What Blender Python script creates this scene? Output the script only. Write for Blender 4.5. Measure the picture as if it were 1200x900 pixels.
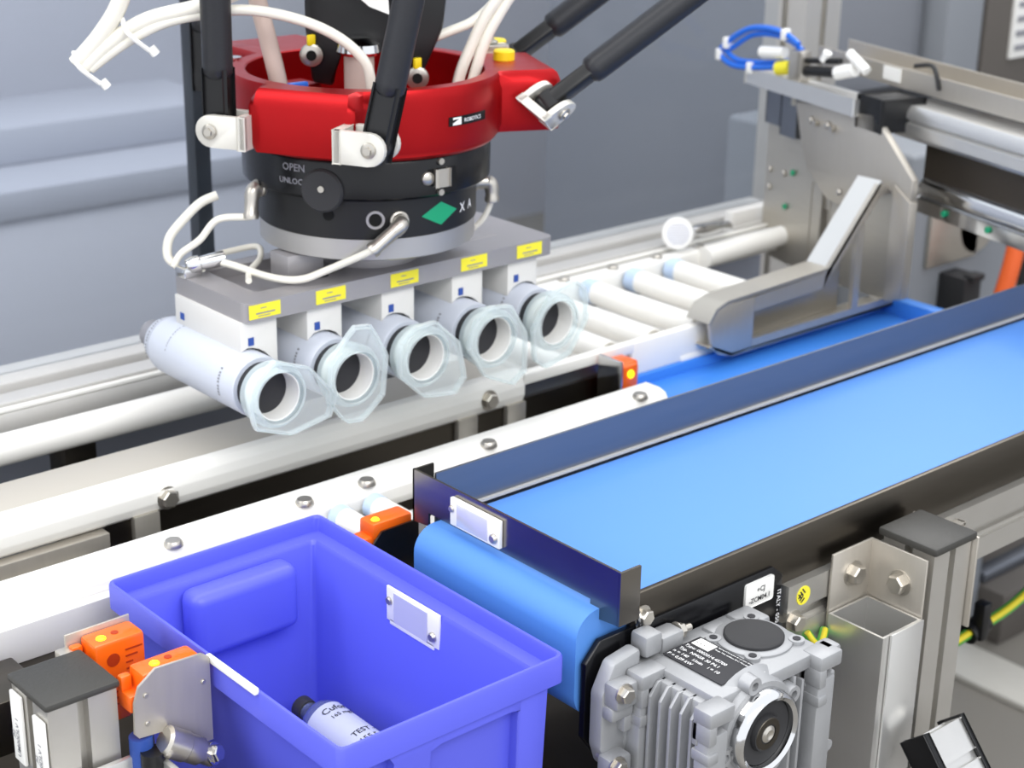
import bpy, bmesh, math, random
from mathutils import Vector, Matrix
random.seed(4)
PI = math.pi
V = Vector
sc = bpy.context.scene
for o in list(bpy.data.objects): bpy.data.objects.remove(o)
COL = sc.collection

# ------------------------------------------------------------------ camera
cam_d = bpy.data.cameras.new('camera'); cam = bpy.data.objects.new('camera', cam_d); COL.objects.link(cam)
R3 = Matrix(((0.7544, 0.2186, -0.6190), (-0.6562, 0.2755, -0.7025), (0.0169, 0.9361, 0.3512)))
cam.matrix_world = Matrix.Translation((0, 0, 1.5)) @ R3.to_4x4()
cam_d.sensor_width = 36; cam_d.lens = 60.06; cam_d.clip_start = .05; cam_d.clip_end = 50
cam_d.dof.use_dof = True; cam_d.dof.focus_distance = 1.27; cam_d.dof.aperture_fstop = 9.0
sc.camera = cam
# ------------------------------------------------------------------ world, lights, exposure
w = bpy.data.worlds.new('world'); sc.world = w; w.use_nodes = True
w.node_tree.nodes['Background'].inputs[0].default_value = (.91, .945, 1.0, 1)
w.node_tree.nodes['Background'].inputs[1].default_value = 1.25
def area(name, loc, target, sx, sy, power, col=(1, 1, 1)):
    l = bpy.data.lights.new(name, 'AREA'); l.shape = 'RECTANGLE'; l.size = sx; l.size_y = sy; l.energy = power; l.color = col
    o = bpy.data.objects.new(name, l); COL.objects.link(o); o.location = loc
    o.rotation_euler = (V(target) - V(loc)).to_track_quat('-Z', 'Y').to_euler()
    return o
area('ceiling_or_fill_lamp', (1.2, 1.6, 3.2), (1.2, 1.5, .9), 2.6, .9, 20, (1, .98, .95))
area('ceiling_or_fill_lamp', (0.1, -1.1, 2.9), (.95, 1.2, .9), 2.6, 1.0, 40, (1, .98, .95))  # added front fill, aimed at the rail faces and under the gripper
area('ceiling_or_fill_lamp', (3.2, 2.2, 3.1), (2.5, 2.4, 0), 2.0, .6, 30, (1, .98, .95))
area('ceiling_or_fill_lamp', (-1.2, 1.8, 2.8), (.9, 1.2, .9), .8, 2.0, 28, (1, .98, .96))
sc.view_settings.view_transform = 'Standard'; sc.view_settings.look = 'None'
sc.view_settings.exposure = 0.28; sc.view_settings.gamma = 1; sc.view_settings.use_curve_mapping = False

# ------------------------------------------------------------------ materials
def lin(h):
    h = h.lstrip('#'); c = [int(h[i:i+2], 16) / 255 for i in (0, 2, 4)]
    return tuple((x / 12.92 if x <= .04045 else ((x + .055) / 1.055) ** 2.4) for x in c) + (1,)
M = {}
def mat(name, col, rough=.5, metal=0, var=.06, scale=30, bump=0, stretch=None, coat=0, trans=0, ior=1.45, emit=0, alpha=1, spec=.5):
    m = bpy.data.materials.new(name); m.use_nodes = True; nt = m.node_tree; b = nt.nodes['Principled BSDF']
    c = lin(col) if isinstance(col, str) else col
    tc = nt.nodes.new('ShaderNodeTexCoord'); mp = nt.nodes.new('ShaderNodeMapping'); nz = nt.nodes.new('ShaderNodeTexNoise')
    if stretch: mp.inputs['Scale'].default_value = stretch
    nz.inputs['Scale'].default_value = scale; nz.inputs['Detail'].default_value = 4
    nt.links.new(tc.outputs['Object'], mp.inputs[0]); nt.links.new(mp.outputs[0], nz.inputs['Vector'])
    mx = nt.nodes.new('ShaderNodeMix'); mx.data_type = 'RGBA'
    mx.inputs[6].default_value = tuple(max(0, x * (1 - var)) for x in c[:3]) + (1,)
    mx.inputs[7].default_value = tuple(min(1, x * (1 + var)) for x in c[:3]) + (1,)
    nt.links.new(nz.outputs['Fac'], mx.inputs[0]); nt.links.new(mx.outputs[2], b.inputs['Base Color'])
    mr = nt.nodes.new('ShaderNodeMapRange'); mr.inputs[3].default_value = max(0, rough - .05); mr.inputs[4].default_value = min(1, rough + .05)
    nt.links.new(nz.outputs['Fac'], mr.inputs[0]); nt.links.new(mr.outputs[0], b.inputs['Roughness'])
    b.inputs['Metallic'].default_value = metal; b.inputs['Coat Weight'].default_value = coat
    b.inputs['Transmission Weight'].default_value = trans; b.inputs['IOR'].default_value = ior
    b.inputs['Alpha'].default_value = alpha; b.inputs['Specular IOR Level'].default_value = spec
    if bump:
        bp = nt.nodes.new('ShaderNodeBump'); bp.inputs['Strength'].default_value = bump; bp.inputs['Distance'].default_value = .001
        nt.links.new(nz.outputs['Fac'], bp.inputs['Height']); nt.links.new(bp.outputs[0], b.inputs['Normal'])
    if emit:
        b.inputs['Emission Color'].default_value = c; b.inputs['Emission Strength'].default_value = emit
    M[name] = m; return m
mat('white_plastic', '#F4F2EC', .38, 0, .02)
mat('white_paint', '#DAD8D4', .35, 0, .03)
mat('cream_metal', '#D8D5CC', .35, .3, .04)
mat('roller_blue', '#BFD3EE', .4)
mat('blue_belt', '#5288D4', .42, 0, .05, 5, .05)
mat('blue_drum', '#2A78C8', .35, 0, .04, 6)
mat('blue_tray', '#3F86E0', .4, 0, .04, 8)
mat('bin_blue', '#5A60D8', .38, 0, .04, 10, .04)
mat('steel', '#BDB8AE', .4, .75, .06, 12, .03, (1, 1, 14))
mat('steel_dark', '#56514A', .34, 1, .08, 10, .03, (2, 2, 12))
mat('steel_plate', '#8C8780', .24, 1, .06, 12, .03, (6, 1, 12))
mat('steel_blue', '#7C8088', .4, .9, .06, 12, .03, (1, 6, 12))
mat('brushed', '#C2BCB2', .42, .7, .05, 20, .04, (14, 14, 1))
mat('aluminium', '#C9C6C0', .42, .85, .04, 40)
mat('alu_rail', '#D2D0CC', .45, .3, .03, 40)
mat('alu_bright', '#DAD9D6', .35, .8, .03, 40)
mat('cast_alu', '#A2A3A5', .5, .45, .05, 120, .25)
mat('chrome', '#D5D5D5', .12, 1, .03)
mat('bolt_metal', '#BEB9B0', .3, .85, .05)
mat('dark_plastic', '#3A3936', .5, 0, .08, 300, .3)
mat('black', '#121214', .4, 0, .1, 60)
mat('black_gloss', '#0C0C0F', .25, .2, .1, 60)
mat('rubber', '#2B2B2D', .6, 0, .1, 80, .1)
mat('void', '#050505', .9, 0, .1)
mat('red_anodised', '#A80D13', .36, .7, .06, 60, .04)
mat('carbon', '#26272B', .42, .1, .25, 200, .15, (1, 1, 6))
mat('grey_alu', '#B4B2B0', .4, .7, .03)
mat('grip_grey', '#A5A2A4', .4, .45, .05)
mat('tube_white', '#E6E2D6', .3, 0, .04, 20, 0, coat=.3)
mat('tube_pink', '#C9B6AC', .35, 0, .05, 20)
mat('yellow', '#F2D51C', .4, 0, .04)
mat('yellow_tag', '#EEE23A', .5, 0, .03)
mat('orange', '#F0660F', .35, 0, .05, 20, 0, coat=.3)
mat('orange_tube', '#F0682E', .45)
mat('led', '#FFD21A', .3, 0, .02, emit=1.6)
mat('green', '#14986A', .4, 0, .03)
mat('blue_print', '#2C4C9A', .5)
mat('blue_hose', '#1E6BD8', .3, 0, .05, coat=.3)
mat('paper', '#F1F0EC', .5, 0, .02)
mat('ink', '#2A2A2E', .6, 0, .05)
mat('ink_grey', '#8A8A90', .6, 0, .05)
mat('print_red', '#A83406', .5, 0, .05)
mat('white_ink', '#E8E8E8', .5, 0, .02)
mat('glass_grey', '#A9B4D0', .08, 0, .02, trans=.75, ior=1.3)
mat('label_white', '#C6CBD6', .42, 0, .02)
mat('foil', '#DCDDE6', .2, .3, .03)
mat('cable_green', '#4F9E3C', .4)
mat('cable_yellow', '#D6C52E', .4)
mat('wall_grey', '#B9BBC4', .6, 0, .05, 1.2)
mat('wall_low', '#8D929F', .5, 0, .05, 2)
mat('cab_dark', '#7E8188', .5, 0, .06, 2)
mat('cab_mid', '#85898F', .5, 0, .05, 2)
mat('cab_brown', '#5A5550', .5, 0, .06, 3)
mat('bench', '#A3A6B0', .5, 0, .05, 2)
mat('floor', '#7F7B74', .35, 0, .2, 1.1, .05)
mat('post_dark', '#3D4147', .5, .3, .08)
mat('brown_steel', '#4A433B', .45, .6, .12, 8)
# see-through safety pane: mostly clear, with a thin gloss
pm = bpy.data.materials.new('pane'); pm.use_nodes = True; nt = pm.node_tree; nt.nodes.clear()
out = nt.nodes.new('ShaderNodeOutputMaterial'); mx = nt.nodes.new('ShaderNodeMixShader'); tr = nt.nodes.new('ShaderNodeBsdfTransparent'); gl = nt.nodes.new('ShaderNodeBsdfGlossy')
fr = nt.nodes.new('ShaderNodeLayerWeight'); fr.inputs[0].default_value = .12; tr.inputs[0].default_value = (.93, .95, .97, 1); gl.inputs['Roughness'].default_value = .06
nt.links.new(fr.outputs['Fresnel'], mx.inputs[0]); nt.links.new(tr.outputs[0], mx.inputs[1]); nt.links.new(gl.outputs[0], mx.inputs[2]); nt.links.new(mx.outputs[0], out.inputs[0]); M['pane'] = pm
# thin clear moulded plastic: mostly see-through with a glossy skin
for nm_, base_, fac_ in (('glass_clear', (.93, .96, .97, 1), .09), ('glass_blueish', (.80, .90, .93, 1), .18)):
    pm = bpy.data.materials.new(nm_); pm.use_nodes = True; nt = pm.node_tree; b = nt.nodes['Principled BSDF']; out = nt.nodes['Material Output']
    b.inputs['Base Color'].default_value = base_; b.inputs['Roughness'].default_value = .06
    mx = nt.nodes.new('ShaderNodeMixShader'); tr = nt.nodes.new('ShaderNodeBsdfTransparent'); tr.inputs[0].default_value = (.95, .98, .98, 1)
    fr = nt.nodes.new('ShaderNodeLayerWeight'); fr.inputs[0].default_value = .35; mr = nt.nodes.new('ShaderNodeMapRange'); mr.inputs[3].default_value = fac_; mr.inputs[4].default_value = .8
    nt.links.new(fr.outputs['Facing'], mr.inputs[0]); nt.links.new(mr.outputs[0], mx.inputs[0]); nt.links.new(tr.outputs[0], mx.inputs[1]); nt.links.new(b.outputs[0], mx.inputs[2]); nt.links.new(mx.outputs[0], out.inputs[0]); M[nm_] = pm
# perforated modular belt: small round holes in rows
def perforated():
    m = mat('perforated', '#DAD5CB', .45, 0, .03); nt = m.node_tree; b = nt.nodes['Principled BSDF']
    tc = nt.nodes.new('ShaderNodeTexCoord'); mp = nt.nodes.new('ShaderNodeMapping'); mp.inputs['Scale'].default_value = (70, 70, 70)
    vo = nt.nodes.new('ShaderNodeTexVoronoi'); vo.inputs['Randomness'].default_value = 0
    nt.links.new(tc.outputs['Object'], mp.inputs[0]); nt.links.new(mp.outputs[0], vo.inputs['Vector'])
    r = nt.nodes.new('ShaderNodeValToRGB'); r.color_ramp.elements[0].position = .2; r.color_ramp.elements[1].position = .34
    r.color_ramp.elements[0].color = lin('#8F887C'); r.color_ramp.elements[1].color = lin('#BDB7AC')
    nt.links.new(vo.outputs['Distance'], r.inputs[0]); nt.links.new(r.outputs[0], b.inputs['Base Color'])
perforated()

# ------------------------------------------------------------------ mesh helpers
class MB:
    def __init__(s): s.bm = bmesh.new()
    def box(s, x0, x1, y0, y1, z0, z1, bev=0, seg=2, mtx=None):
        r = bmesh.ops.create_cube(s.bm, size=1); vs = r['verts']
        for v in vs: v.co = V(((x0 + x1) / 2 + v.co.x * (x1 - x0), (y0 + y1) / 2 + v.co.y * (y1 - y0), (z0 + z1) / 2 + v.co.z * (z1 - z0)))
        if mtx is not None:
            for v in vs: v.co = mtx @ v.co
        if bev:
            es = list({e for v in vs for e in v.link_edges})
            bmesh.ops.bevel(s.bm, geom=es, offset=bev, segments=seg, affect='EDGES', profile=.5)
        return s
    def loops(s, rings, closed=False, cap=True):
        L = [[s.bm.verts.new(p) for p in r] for r in rings]; n = len(L[0])
        pairs = list(zip(L[:-1], L[1:])) + ([(L[-1], L[0])] if closed else [])
        for a, b in pairs:
            for i in range(n):
                j = (i + 1) % n
                try: s.bm.faces.new((a[i], a[j], b[j], b[i]))
                except ValueError: pass
        if cap and not closed:
            s.bm.faces.new(list(reversed(L[0]))); s.bm.faces.new(L[-1])
        return s
    def cyl(s, p0, p1, r, r2=None, n=20, cap=True):
        p0, p1 = V(p0), V(p1); r2 = r if r2 is None else r2
        return s.lathe(p0, p1 - p0, [(0, r), ((p1 - p0).length, r2)], n, cap)
    def lathe(s, o, axis, prof, n=28, cap=True, closed=False):
        o, a = V(o), V(axis).normalized(); t = a.orthogonal().normalized(); b = a.cross(t)
        return s.loops([[o + a * h + (t * math.cos(2 * PI * i / n) + b * math.sin(2 * PI * i / n)) * r for i in range(n)] for h, r in prof], closed, cap)
    def tube(s, pts, r, n=10, smooth=True, cap=True):
        P = [V(p) for p in pts]
        if smooth and len(P) > 2:
            Q = []
            for i in range(len(P) - 1):
                p0 = P[max(i - 1, 0)]; p1 = P[i]; p2 = P[i + 1]; p3 = P[min(i + 2, len(P) - 1)]
                for k in range(6):
                    t = k / 6; Q.append(.5 * ((2 * p1) + (-p0 + p2) * t + (2 * p0 - 5 * p1 + 4 * p2 - p3) * t * t + (-p0 + 3 * p1 - 3 * p2 + p3) * t ** 3))
            Q.append(P[-1]); P = Q
        rings = []; t = (P[1] - P[0]).normalized(); u = t.orthogonal().normalized()
        for i, p in enumerate(P):
            d = (P[min(i + 1, len(P) - 1)] - P[max(i - 1, 0)]).normalized()
            u = (u - d * u.dot(d)).normalized(); v = d.cross(u)
            rr = r[min(i, len(r) - 1)] if isinstance(r, (list, tuple)) else r
            rings.append([p + (u * math.cos(2 * PI * k / n) + v * math.sin(2 * PI * k / n)) * rr for k in range(n)])
        return s.loops(rings, cap=cap)
    def prism(s, pts, d, bev=0):
        """polygon (3-D points) extruded by vector d"""
        d = V(d); a = [s.bm.verts.new(V(p)) for p in pts]; b = [s.bm.verts.new(V(p) + d) for p in pts]; n = len(a)
        fs = [s.bm.faces.new(list(reversed(a))), s.bm.faces.new(b)]
        for i in range(n): fs.append(s.bm.faces.new((a[i], a[(i + 1) % n], b[(i + 1) % n], b[i])))
        if bev:
            es = list({e for f in fs for e in f.edges}); bmesh.ops.bevel(s.bm, geom=es, offset=bev, segments=2, affect='EDGES', profile=.5)
        return s
    def frame(s, outer, inner, d):
        """outer and inner polygons with the same number of points, extruded: a plate with a hole"""
        d = V(d); n = len(outer)
        A = [s.bm.verts.new(V(p)) for p in outer]; B = [s.bm.verts.new(V(p)) for p in inner]
        A2 = [s.bm.verts.new(V(p) + d) for p in outer]; B2 = [s.bm.verts.new(V(p) + d) for p in inner]
        for i in range(n):
            j = (i + 1) % n
            for q in ((A[j], A[i], B[i], B[j]), (A2[i], A2[j], B2[j], B2[i]), (A[i], A[j], A2[j], A2[i]), (B[j], B[i], B2[i], B2[j])): s.bm.faces.new(q)
        return s
WL = {}
def obj(name, mb, m, parent=None, ang=38):
    bm = mb.bm; bmesh.ops.recalc_face_normals(bm, faces=bm.faces)
    me = bpy.data.meshes.new(name); bm.to_mesh(me); bm.free()
    return link_mesh(name, me, m, parent, ang)
def link_mesh(name, me, m, parent=None, ang=38):
    if parent is not None: org = WL[parent.name]
    else:
        xs = [v.co for v in me.vertices]
        org = V(((min(v.x for v in xs) + max(v.x for v in xs)) / 2, (min(v.y for v in xs) + max(v.y for v in xs)) / 2, min(v.z for v in xs)))
    me.transform(Matrix.Translation(-org))
    me.polygons.foreach_set('use_smooth', [True] * len(me.polygons))
    me.set_sharp_from_angle(angle=math.radians(ang))
    me.materials.append(M[m]); o = bpy.data.objects.new(name, me); COL.objects.link(o)
    if parent is not None: o.parent = parent; WL[o.name] = org.copy()
    else: o.location = org; WL[o.name] = org.copy()
    return o
def tag(o, label=None, cat=None, group=None, kind=None):
    if label: o['label'] = label
    if cat: o['category'] = cat
    if group: o['group'] = group
    if kind: o['kind'] = kind
    return o
def thing(name, loc, label, cat, group=None):
    o = bpy.data.objects.new(name, None); COL.objects.link(o); o.location = loc; o.empty_display_size = .02
    WL[o.name] = V(loc); return tag(o, label, cat, group)
def copy_tree(o, parent=None, move=None):
    c = o.copy(); COL.objects.link(c); c.parent = parent
    if move is not None: c.location = o.location + V(move)
    WL[c.name] = WL[o.name].copy()
    for ch in o.children: copy_tree(ch, c)
    return c
def text(name, s, size, origin, right, up, m, parent, fn=None, space=1.0, align='LEFT'):
    cu = bpy.data.curves.new('t', 'FONT'); cu.body = s; cu.size = size; cu.resolution_u = 2; cu.space_character = space; cu.align_x = align
    cu.offset = size * .012
    t = bpy.data.objects.new('t', cu); COL.objects.link(t); bpy.context.view_layer.update()
    me = bpy.data.meshes.new_from_object(t.evaluated_get(bpy.context.evaluated_depsgraph_get()))
    bpy.data.objects.remove(t)
    origin, right, up = V(origin), V(right).normalized(), V(up).normalized(); nrm = right.cross(up)
    for v in me.vertices:
        v.co = fn(v.co.x, v.co.y) if fn else origin + right * v.co.x + up * v.co.y + nrm * .0002
    me.name = name; me.materials.clear()
    return link_mesh(name, me, m, parent)
def circ(c, a, b, r, n=28, ph=0):
    c, a, b = V(c), V(a).normalized(), V(b).normalized()
    return [c + (a * math.cos(2 * PI * i / n + ph) + b * math.sin(2 * PI * i / n + ph)) * r for i in range(n)]
def bolt(mb, p, d, r=.006, h=.004, n=6):
    """hexagon head with washer, sitting on the surface at p, pointing along d"""
    p, d = V(p), V(d).normalized()
    mb.lathe(p, d, [(0, r * 1.3), (.0012, r * 1.3)], 18)
    return mb.lathe(p + d * .0012, d, [(0, r), (h * .85, r), (h, r * .85)], n)
def screw(mb, p, d, r=.004, h=.002):
    p, d = V(p), V(d).normalized()
    mb.lathe(p, d, [(0, r), (h * .6, r * .95), (h, r * .7)], 14)
    return mb

# ================================================================== setting
tag(obj('floor', MB().box(-3, 7, -3, 5, -.05, 0), 'floor'), kind='structure')
tag(obj('wall_back', MB().box(-3, 7, 4.2, 4.3, 0, 3.2), 'wall_grey'), kind='structure')
tag(obj('wall_right', MB().box(6, 6.1, -3, 4.2, 0, 3.2), 'wall_grey'), kind='structure')
# glazed enclosure behind the conveyors
wn = MB(); wn.box(-.6, 1.9, 1.60, 1.606, .87, 2.3); pane = obj('window_1', wn, 'pane'); tag(pane, kind='structure')
tag(obj('trim_1', MB().box(-.6, 1.9, 1.575, 1.63, .805, .875, .003), 'alu_rail'), kind='structure')
tag(obj('wall_low', MB().box(-.6, 1.9, 1.6, 1.615, 0, .806), 'wall_low'), kind='structure')
for i, xx in enumerate((.964,)):
    tag(obj('trim_2', MB().box(xx - .012, xx + .008, 1.612, 1.632, 0, 2.3, .002), 'post_dark'), kind='structure')
# things seen blurred through the pane
cb = thing('storage_cabinet', (3.6, 3.3, 0), 'large dark blue-grey cabinet standing behind the glass on the right', 'cabinet')
obj('body', MB().box(3.0, 4.6, 3.0, 3.12, 0, 1.9, .005), 'cab_dark', cb)
obj('door', MB().box(3.04, 3.78, 2.985, 3.0, .08, 1.86, .003), 'cab_dark', cb)
obj('door', MB().box(3.80, 4.56, 2.985, 3.0, .08, 1.86, .003), 'cab_dark', cb)
wb = thing('workbench', (1.5, 3.4, 0), 'pale long workbench seen blurred through the glass on the left', 'bench')
obj('worktop', MB().box(.3, 2.3, 3.1, 3.8, .60, .66, .004), 'bench', wb)
obj('back_panel', MB().box(.3, 2.6, 3.78, 3.8, .66, 2.2, .003), 'wall_grey', wb)
obj('modesty_panel', MB().box(.34, 2.26, 3.11, 3.13, .02, .6, .003), 'wall_grey', wb)
for x in (.35, 2.25):
    for y in (3.14, 3.74): obj('leg', MB().box(x - .025, x + .025, y - .025, y + .025, 0, .6, .003), 'bench', wb)
for x0, x1, lab, mm in ((.5, 1.15, 'flat pale case lying on the workbench, the left one', 'bench'), (1.45, 2.05, 'flat pale case lying on the workbench, the right one', 'bench')):
    t = obj('flat_case', MB().box(x0, x1, 3.3, 3.6, .66, .74, .006), mm); tag(t, lab, 'case')

# ================================================================== blue belt conveyor
bc = thing('belt_conveyor', (1.6, .9, 0), 'belt conveyor with a wide bright blue belt between steel side plates', 'conveyor')
XE = 3.3
def belt_profile(r, x0):
    q = .021; zb_ = .900 - 2 * r
    return [(XE, .90)] + [(x0 + q + q * math.cos(a), .90 - q + q * math.sin(a)) for a in [PI / 2 + PI / 2 * k / 8 for k in range(9)]] + [(x0 + q + q * math.cos(a), zb_ + q + q * math.sin(a)) for a in [PI + PI / 2 * k / 8 for k in range(9)]] + [(XE, zb_)]
def old_profile(r, x0):
    pts = [(XE, .90 - 2 * r), (x0 + r, .90 - 2 * r)]
    pts = [(XE, .90)] + [(x0 + r + r * math.cos(a), .90 - r + r * math.sin(a)) for a in [PI / 2 + PI * k / 14 for k in range(15)]] + [(XE, .90 - 2 * r)]
    return pts
bo = obj('belt', MB().prism([(x, .802, z) for x, z in belt_profile(.044, .774)], (0, .194, 0)), 'blue_belt', bc)
fg = MB(); fg.box(.803, XE, 1.003, 1.0055, .86, .939)
obj('edge_strip', MB().box(.803, XE, .9995, 1.003, .9012, .9032), 'alu_rail', bc)
fo = obj('side_guide', fg, 'steel_blue', bc); tag(fo, 'steel guide wall along the far edge of the belt')
obj('side_plate', MB().box(.825, XE, .796, .801, .856, .903, .0006), 'steel_dark', bc)
# end plate with folded lips
ep = MB()
ep.prism([(.797, 1.027, .937), (.797, 1.027, .890), (.797, 1.006, .892), (.797, 1.006, .904), (.797, .812, .904), (.797, .812, .890), (.797, .783, .893), (.797, .783, .937)], (.0022, 0, 0))
ep.box(.797, .818, 1.0248, 1.027, .890, .937); ep.box(.797, .818, .781, .7832, .893, .937)
epo = obj('end_plate', ep, 'steel_plate', bc); tag(epo, 'folded steel plate across the end of the belt')
lp = MB(); lp.box(.793, .7968, .912, .973, .9075, .9315, .0008); lpo = obj('label_holder', lp, 'paper', epo)
f2 = obj('label_field', MB().box(.7924, .7931, .926, .964, .9095, .9285, .0002), 'foil', epo)
s = MB(); screw(s, (.793, .918, .915), (-1, 0, 0), .0042, .003); screw(s, (.793, .9705, .922), (-1, 0, 0), .003, .002); obj('screw', s, 'bolt_metal', epo)
s = MB(); bolt(s, (.836, .7955, .884), (0, -1, 0), .0065, .007); obj('hex_bolt', s, 'bolt_metal', bc)
s = MB(); s.tube([(.824, .795, .895), (.828, .793, .891), (.831, .793, .882), (.830, .795, .874)], .0022, 8); obj('spring_clip', s, 'chrome', bc)
# aluminium profile under the side plate (slotted)
sp = MB()
y0, y1 = .788, .83
prof = [(y1, .796), (y0, .796), (y0, .8175), (y0 + .004, .8175), (y0 + .004, .8215), (y0 + .009, .8215), (y0 + .009, .8285), (y0 + .004, .8285), (y0 + .004, .8315), (y0, .8315), (y0, .856), (y1, .856)]
sp.prism([(1.001, y, z) for y, z in prof], (XE - 1.001, 0, 0))
obj('side_profile', sp, 'aluminium', bc)
sp = MB(); sp.box(.84, XE, 1.008, 1.04, .80, .86, .002); obj('side_profile', sp, 'aluminium', bc)
st = MB(); st.lathe((1.020, .788, .843), (0, -1, 0), [(0, .0085), (.0006, .0085)], 24); so = obj('hazard_sticker', st, 'yellow_tag', bc); tag(so, 'round yellow sticker with black strokes')
s = MB()
for k in range(3):
    for q in range(2):
        mt = Matrix.Translation((1.020, .7872, .843)) @ Matrix.Rotation(.9 if q else -.7, 4, 'Y')
        s.box(-.004 + k * .003, -.0028 + k * .003, -.0002, .0002, (-.006 if q else .0008), (-.0008 if q else .0065), mtx=mt)
obj('printed_strokes', s, 'ink', so)
s = MB(); bolt(s, (1.009, .788, .823), (0, -1, 0), .0075, .008); obj('hex_bolt', s, 'bolt_metal', bc)
# belt drive drum below the bed
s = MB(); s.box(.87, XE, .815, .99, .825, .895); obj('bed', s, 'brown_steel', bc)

# ================================================================== gear motor
gm = thing('gear_motor', (.87, .74, .70), 'grey cast aluminium worm gearbox with cooling fins bolted beside the blue belt', 'gearbox')
bp = MB(); bp.prism([(x, .7935, z) for x, z in ((.795, .775), (.777, .800), (.777, .862), (.792, .878), (.985, .878), (.998, .868), (.998, .80), (.97, .775))], (0, .006, 0), .001)
bpo = obj('mounting_plate', bp, 'black_gloss', gm)
s = MB(); s.box(.951, .985, .7915, .7935, .8505, .8725, .0022); lb = obj('label', s, 'paper', bpo)
text('lettering', '+CJ', .0065, (.969, .7912, .8625), (1, 0, 0), (0, 0, 1), 'ink', bpo, align='CENTER')
text('lettering', '-ZCM04.1', .0062, (.968, .7912, .8545), (1, 0, 0), (0, 0, 1), 'ink', bpo, align='CENTER')
text('lettering', 'ITALY - 050', .0062, (.9925, .7932, .855), (0, 0, -1), (1, 0, 0), 'white_ink', bpo)
# housing: x .80-.94, y .70-.765, z .74-.86
HX0, HX1, HY0, HY1, HZ0, HZ1 = .803, .94, .700, .772, .735, .86
h = MB()
h.box(HX0 + .012, HX1 - .012, HY0 + .010, HY1, HZ0 + .004, HZ1 - .006, .003)
h.box(HX0 + .018, HX1, HY0 + .001, HY1, HZ1 - .012, HZ1, .002)                  # top deck
h.box(HX0, HX1, HY0, HY0 + .012, HZ0, HZ0 + .02, .003)
h.cyl((.862, HY0 + .012, .822), (.862, HY0 - .004, .822), .045, .038, n=36)        # boss
ho = obj('housing', h, 'cast_alu', gm)
for k, yy in enumerate((.711, .7215, .732, .7425, .753)):
    f = MB(); f.prism([(HX0 + .006, yy, HZ0), (HX0 + .002, yy, HZ0 + .01), (HX0 + .002, yy, HZ1 - .016), (HX0 + .010, yy, HZ1 - .006), (HX0 + .03, yy, HZ1 - .006), (HX0 + .03, yy, HZ0)], (0, .0028, 0), .0005); obj('cooling_fin', f, 'cast_alu', gm)
# corner columns with slotted feet
for (x0, x1, y0, y1) in ((HX0 - .003, HX0 + .018, HY1 - .016, HY1 + .002), (HX0 - .003, HX0 + .018, HY0 - .012, HY0 + .006), (HX1 - .016, HX1 + .004, HY0 - .010, HY0 + .010)):
    f = MB(); f.box(x0, x1, y0 + .002, y1 - .002, HZ0, HZ1 - .02, .002)
    # slotted foot: three fingers around an open slot
    f.box(x0 - .001, x1 + .004, y0, y1, HZ1 - .012, HZ1 + .001, .002); f.box(x0 - .001, x0 + .007, y0, y1, HZ1 - .026, HZ1 - .010, .0015)
    f.box(x0 - .001, x1, y1 - .006, y1, HZ1 - .03, HZ1 - .010, .0015); f.box(x0 - .001, x0 + .010, y0, y1, HZ1 - .042, HZ1 - .033, .0015)
    obj('slotted_foot', f, 'cast_alu', gm)
for bb in ((HX1 - .02, HX1 + .006, HY1 - .012, HY1 + .014, HZ1 - .010, HZ1 + .001), (HX1 - .002, HX1 + .014, HY0 - .004, HY0 + .012, HZ1 - .014, HZ1 + .001), (HX1 - .05, HX1 - .03, HY1 - .004, HY1 + .012, HZ1 - .01, HZ1 + .001)):
    f = MB(); f.box(*bb, .003); obj('slotted_foot', f, 'cast_alu', gm)
# ribs to the right of the bore
for k, xx in enumerate((.904, .914, .925, .935)):
    f = MB(); f.box(xx, xx + .003, HY0 + .000, HY0 + .014, HZ0 + .01 + .0 * k, HZ1 - .012 - .006 * (k % 2), .0008); obj('rib', f, 'cast_alu', gm)
f = MB(); f.box(.942, .949, HY0 - .004, HY0 + .006, HZ0, HZ1 - .02, .002); f.cyl((.9455, HY0 - .006, .775), (.9455, HY0 + .002, .775), .005, n=14); obj('edge_rail', f, 'cast_alu', gm)
# bore: bright ring, dark seal, shaft
BX, BZ = .862, .822
f = MB(); prof = [(-.004, .026), (-.004, .034), (.004, .034), (.010, .0325), (.012, .030), (.010, .027), (.002, .026)]
f.lathe((BX, HY0 - .004, BZ), (0, -1, 0), [(h_, r_) for h_, r_ in prof], 44, cap=False, closed=True); obj('output_flange', f, 'chrome', gm)
f = MB(); f.lathe((BX, HY0 - .006, BZ), (0, -1, 0), [(0, .0262), (.004, .0262), (.003, .015), (.004, .015), (.007, .014), (.007, .009)], 36); obj('shaft_seal', f, 'rubber', gm)
f = MB(); f.lathe((BX, HY0 - .008, BZ), (0, -1, 0), [(0, .014), (.004, .014), (.0055, .0125), (.0055, .008), (.002, .0075), (.002, .003)], 30); obj('shaft', f, 'steel_dark', gm)
f = MB(); f.lathe((BX, HY0 - .0105, BZ), (0, -1, 0), [(0, .0068), (.003, .0068), (.0045, .004), (.0035, .002)], 20); obj('shaft_screw', f, 'bolt_metal', gm)
for (dx, dz) in ((-.01, .040), (.036, .016), (-.037, -.01), (.02, -.035)):
    f = MB(); f.lathe((BX + dx, HY0 + .004, BZ + dz), (0, -1, 0), [(0, .008), (.010, .007), (.010, .0035), (.004, .0035)], 18); obj('screw_boss', f, 'cast_alu', gm)
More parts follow.
